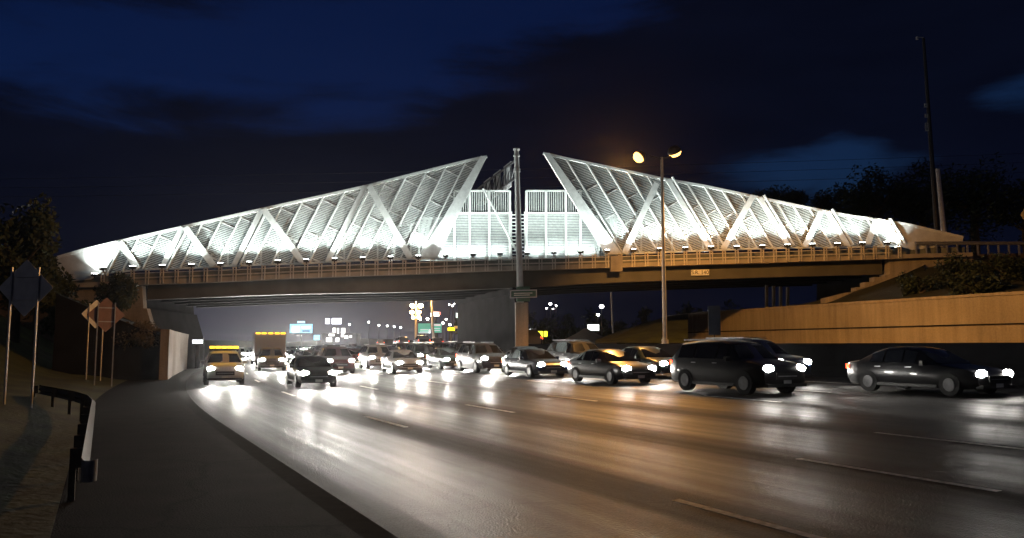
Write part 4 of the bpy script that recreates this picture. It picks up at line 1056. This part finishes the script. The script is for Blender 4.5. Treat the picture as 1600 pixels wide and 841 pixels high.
# lower edge of the clear band as a function of azimuth
rampin = N('ShaderNodeMapRange'); rampin.inputs[1].default_value = -.7; rampin.inputs[2].default_value = .7; Lk(az, rampin.inputs[0])
cr_ = N('ShaderNodeValToRGB'); Lk(rampin.outputs[0], cr_.inputs[0])
els = [(-.70, .268), (-.30, .262), (-.16, .272), (-.08, .305), (.08, .375), (.22, .44), (.7, .62)]
while len(cr_.color_ramp.elements) < len(els): cr_.color_ramp.elements.new(.5)
for e_, (a, v) in zip(cr_.color_ramp.elements, els): e_.position = (a + .7) / 1.4; e_.color = (v, v, v, 1)
b1 = smooth_(math_('ADD', math_('SUBTRACT', el, cr_.outputs[0]), math_('MULTIPLY', nz, .20)), -.012, .05)
tl_ = math_('SUBTRACT', el, math_('MULTIPLY_ADD', az, .30, .535))
b1b = math_('SUBTRACT', 1, smooth_(math_('ADD', tl_, math_('MULTIPLY', nz, .26)), -.03, .04))
clear = math_('MULTIPLY', b1, b1b)
def blob(a0, e0, ra, re):
    da = math_('DIVIDE', math_('SUBTRACT', az, a0), ra); de = math_('DIVIDE', math_('SUBTRACT', el, e0), re)
    r2 = math_('ADD', math_('MULTIPLY', da, da), math_('MULTIPLY', de, de))
    return smooth_(math_('ADD', math_('SUBTRACT', 1, r2), math_('MULTIPLY', nz, 3.6)), -.1, 1.2)
sl1 = blob(.34, .205, .13, .030); sl2 = blob(.40, .20, .06, .045); sl3 = blob(.60, .270, .07, .034)
sliver = math_('MINIMUM', math_('ADD', math_('MULTIPLY', math_('MAXIMUM', sl1, sl2), .75), sl3), 1)
sky = N('ShaderNodeTexSky'); sky.sky_type = 'NISHITA'; sky.sun_disc = False; sky.sun_elevation = R(2); sky.sun_rotation = R(150); sky.air_density = 1.0; sky.dust_density = .3; sky.ozone_density = 3
skv = N('ShaderNodeVectorMath'); skv.operation = 'MULTIPLY'; Lk(sky.outputs[0], skv.inputs[0]); skv.inputs[1].default_value = (.14, .50, 1.6)
def scale_(vec, f):
    n_ = N('ShaderNodeVectorMath'); n_.operation = 'SCALE'
    if hasattr(vec, 'links') or not isinstance(vec, tuple): Lk(vec, n_.inputs[0])
    else: n_.inputs[0].default_value = vec
    if isinstance(f, (int, float)): n_.inputs['Scale'].default_value = f
    else: Lk(f, n_.inputs['Scale'])
    return n_.outputs[0]
def addv(a, b):
    n_ = N('ShaderNodeVectorMath'); n_.operation = 'ADD'; Lk(a, n_.inputs[0]); Lk(b, n_.inputs[1]); return n_.outputs[0]
SKYK = .14
skg = N('ShaderNodeVectorMath'); skg.operation = 'MULTIPLY'; Lk(sky.outputs[0], skg.inputs[0]); skg.inputs[1].default_value = (.36, .75, 1.5)
total = addv(scale_(skv.outputs[0], math_('MULTIPLY', clear, SKYK * 1.1)), scale_(skg.outputs[0], math_('MULTIPLY', sliver, SKYK * 2.3)))
cl = math_('MULTIPLY_ADD', nz, 1.0, 1.0)
total = addv(total, scale_((.0019, .0029, .0092), math_('MULTIPLY', cl, 10)))
# city glow low over the far road
gl = math_('MULTIPLY', math_('SUBTRACT', 1, smooth_(el, .0, .10)), math_('MULTIPLY', smooth_(az, -.55, -.33), math_('SUBTRACT', 1, smooth_(az, -.10, .06))))
total = addv(total, scale_((.055, .052, .068), math_('MULTIPLY', gl, 10)))
Lk(total, bg.inputs['Color']); bg.inputs['Strength'].default_value = .1
su = bpy.data.lights.new('twilight_fill', 'SUN'); su.energy = .045; su.angle = R(25); su.color = (.85, .88, 1)  # dim ambient fill added from behind the camera, no sun being up
so = bpy.data.objects.new('twilight_fill', su); COL.objects.link(so); so.location = (0, -20, 40)
so.rotation_euler = (R(62), 0, R(-20))

HAZE = True
if HAZE:
    hm = bpy.data.materials.new('haze'); hm.use_nodes = True; ht = hm.node_tree; ht.nodes.clear()
    ho = ht.nodes.new('ShaderNodeOutputMaterial'); hv = ht.nodes.new('ShaderNodeVolumePrincipled')
    hv.inputs['Color'].default_value = (.9, .9, .95, 1); hv.inputs['Density'].default_value = .00011; hv.inputs['Anisotropy'].default_value = .9
    ht.links.new(hv.outputs[0], ho.inputs['Volume'])
    hb = MB(); hb.box((0, 1000, 10), (1400, 2300, 36)); ob = hb.build('haze', hm); struct(ob, 'stuff')
S.view_settings.view_transform = 'Standard'; S.view_settings.look = 'None'; S.view_settings.exposure = 0; S.view_settings.gamma = 1
S.render.engine = 'CYCLES'
S.cycles.use_denoising = True
S.cycles.use_light_tree = True
S.cycles.max_bounces = 5; S.cycles.diffuse_bounces = 2; S.cycles.glossy_bounces = 3
S.cycles.sample_clamp_indirect = 4
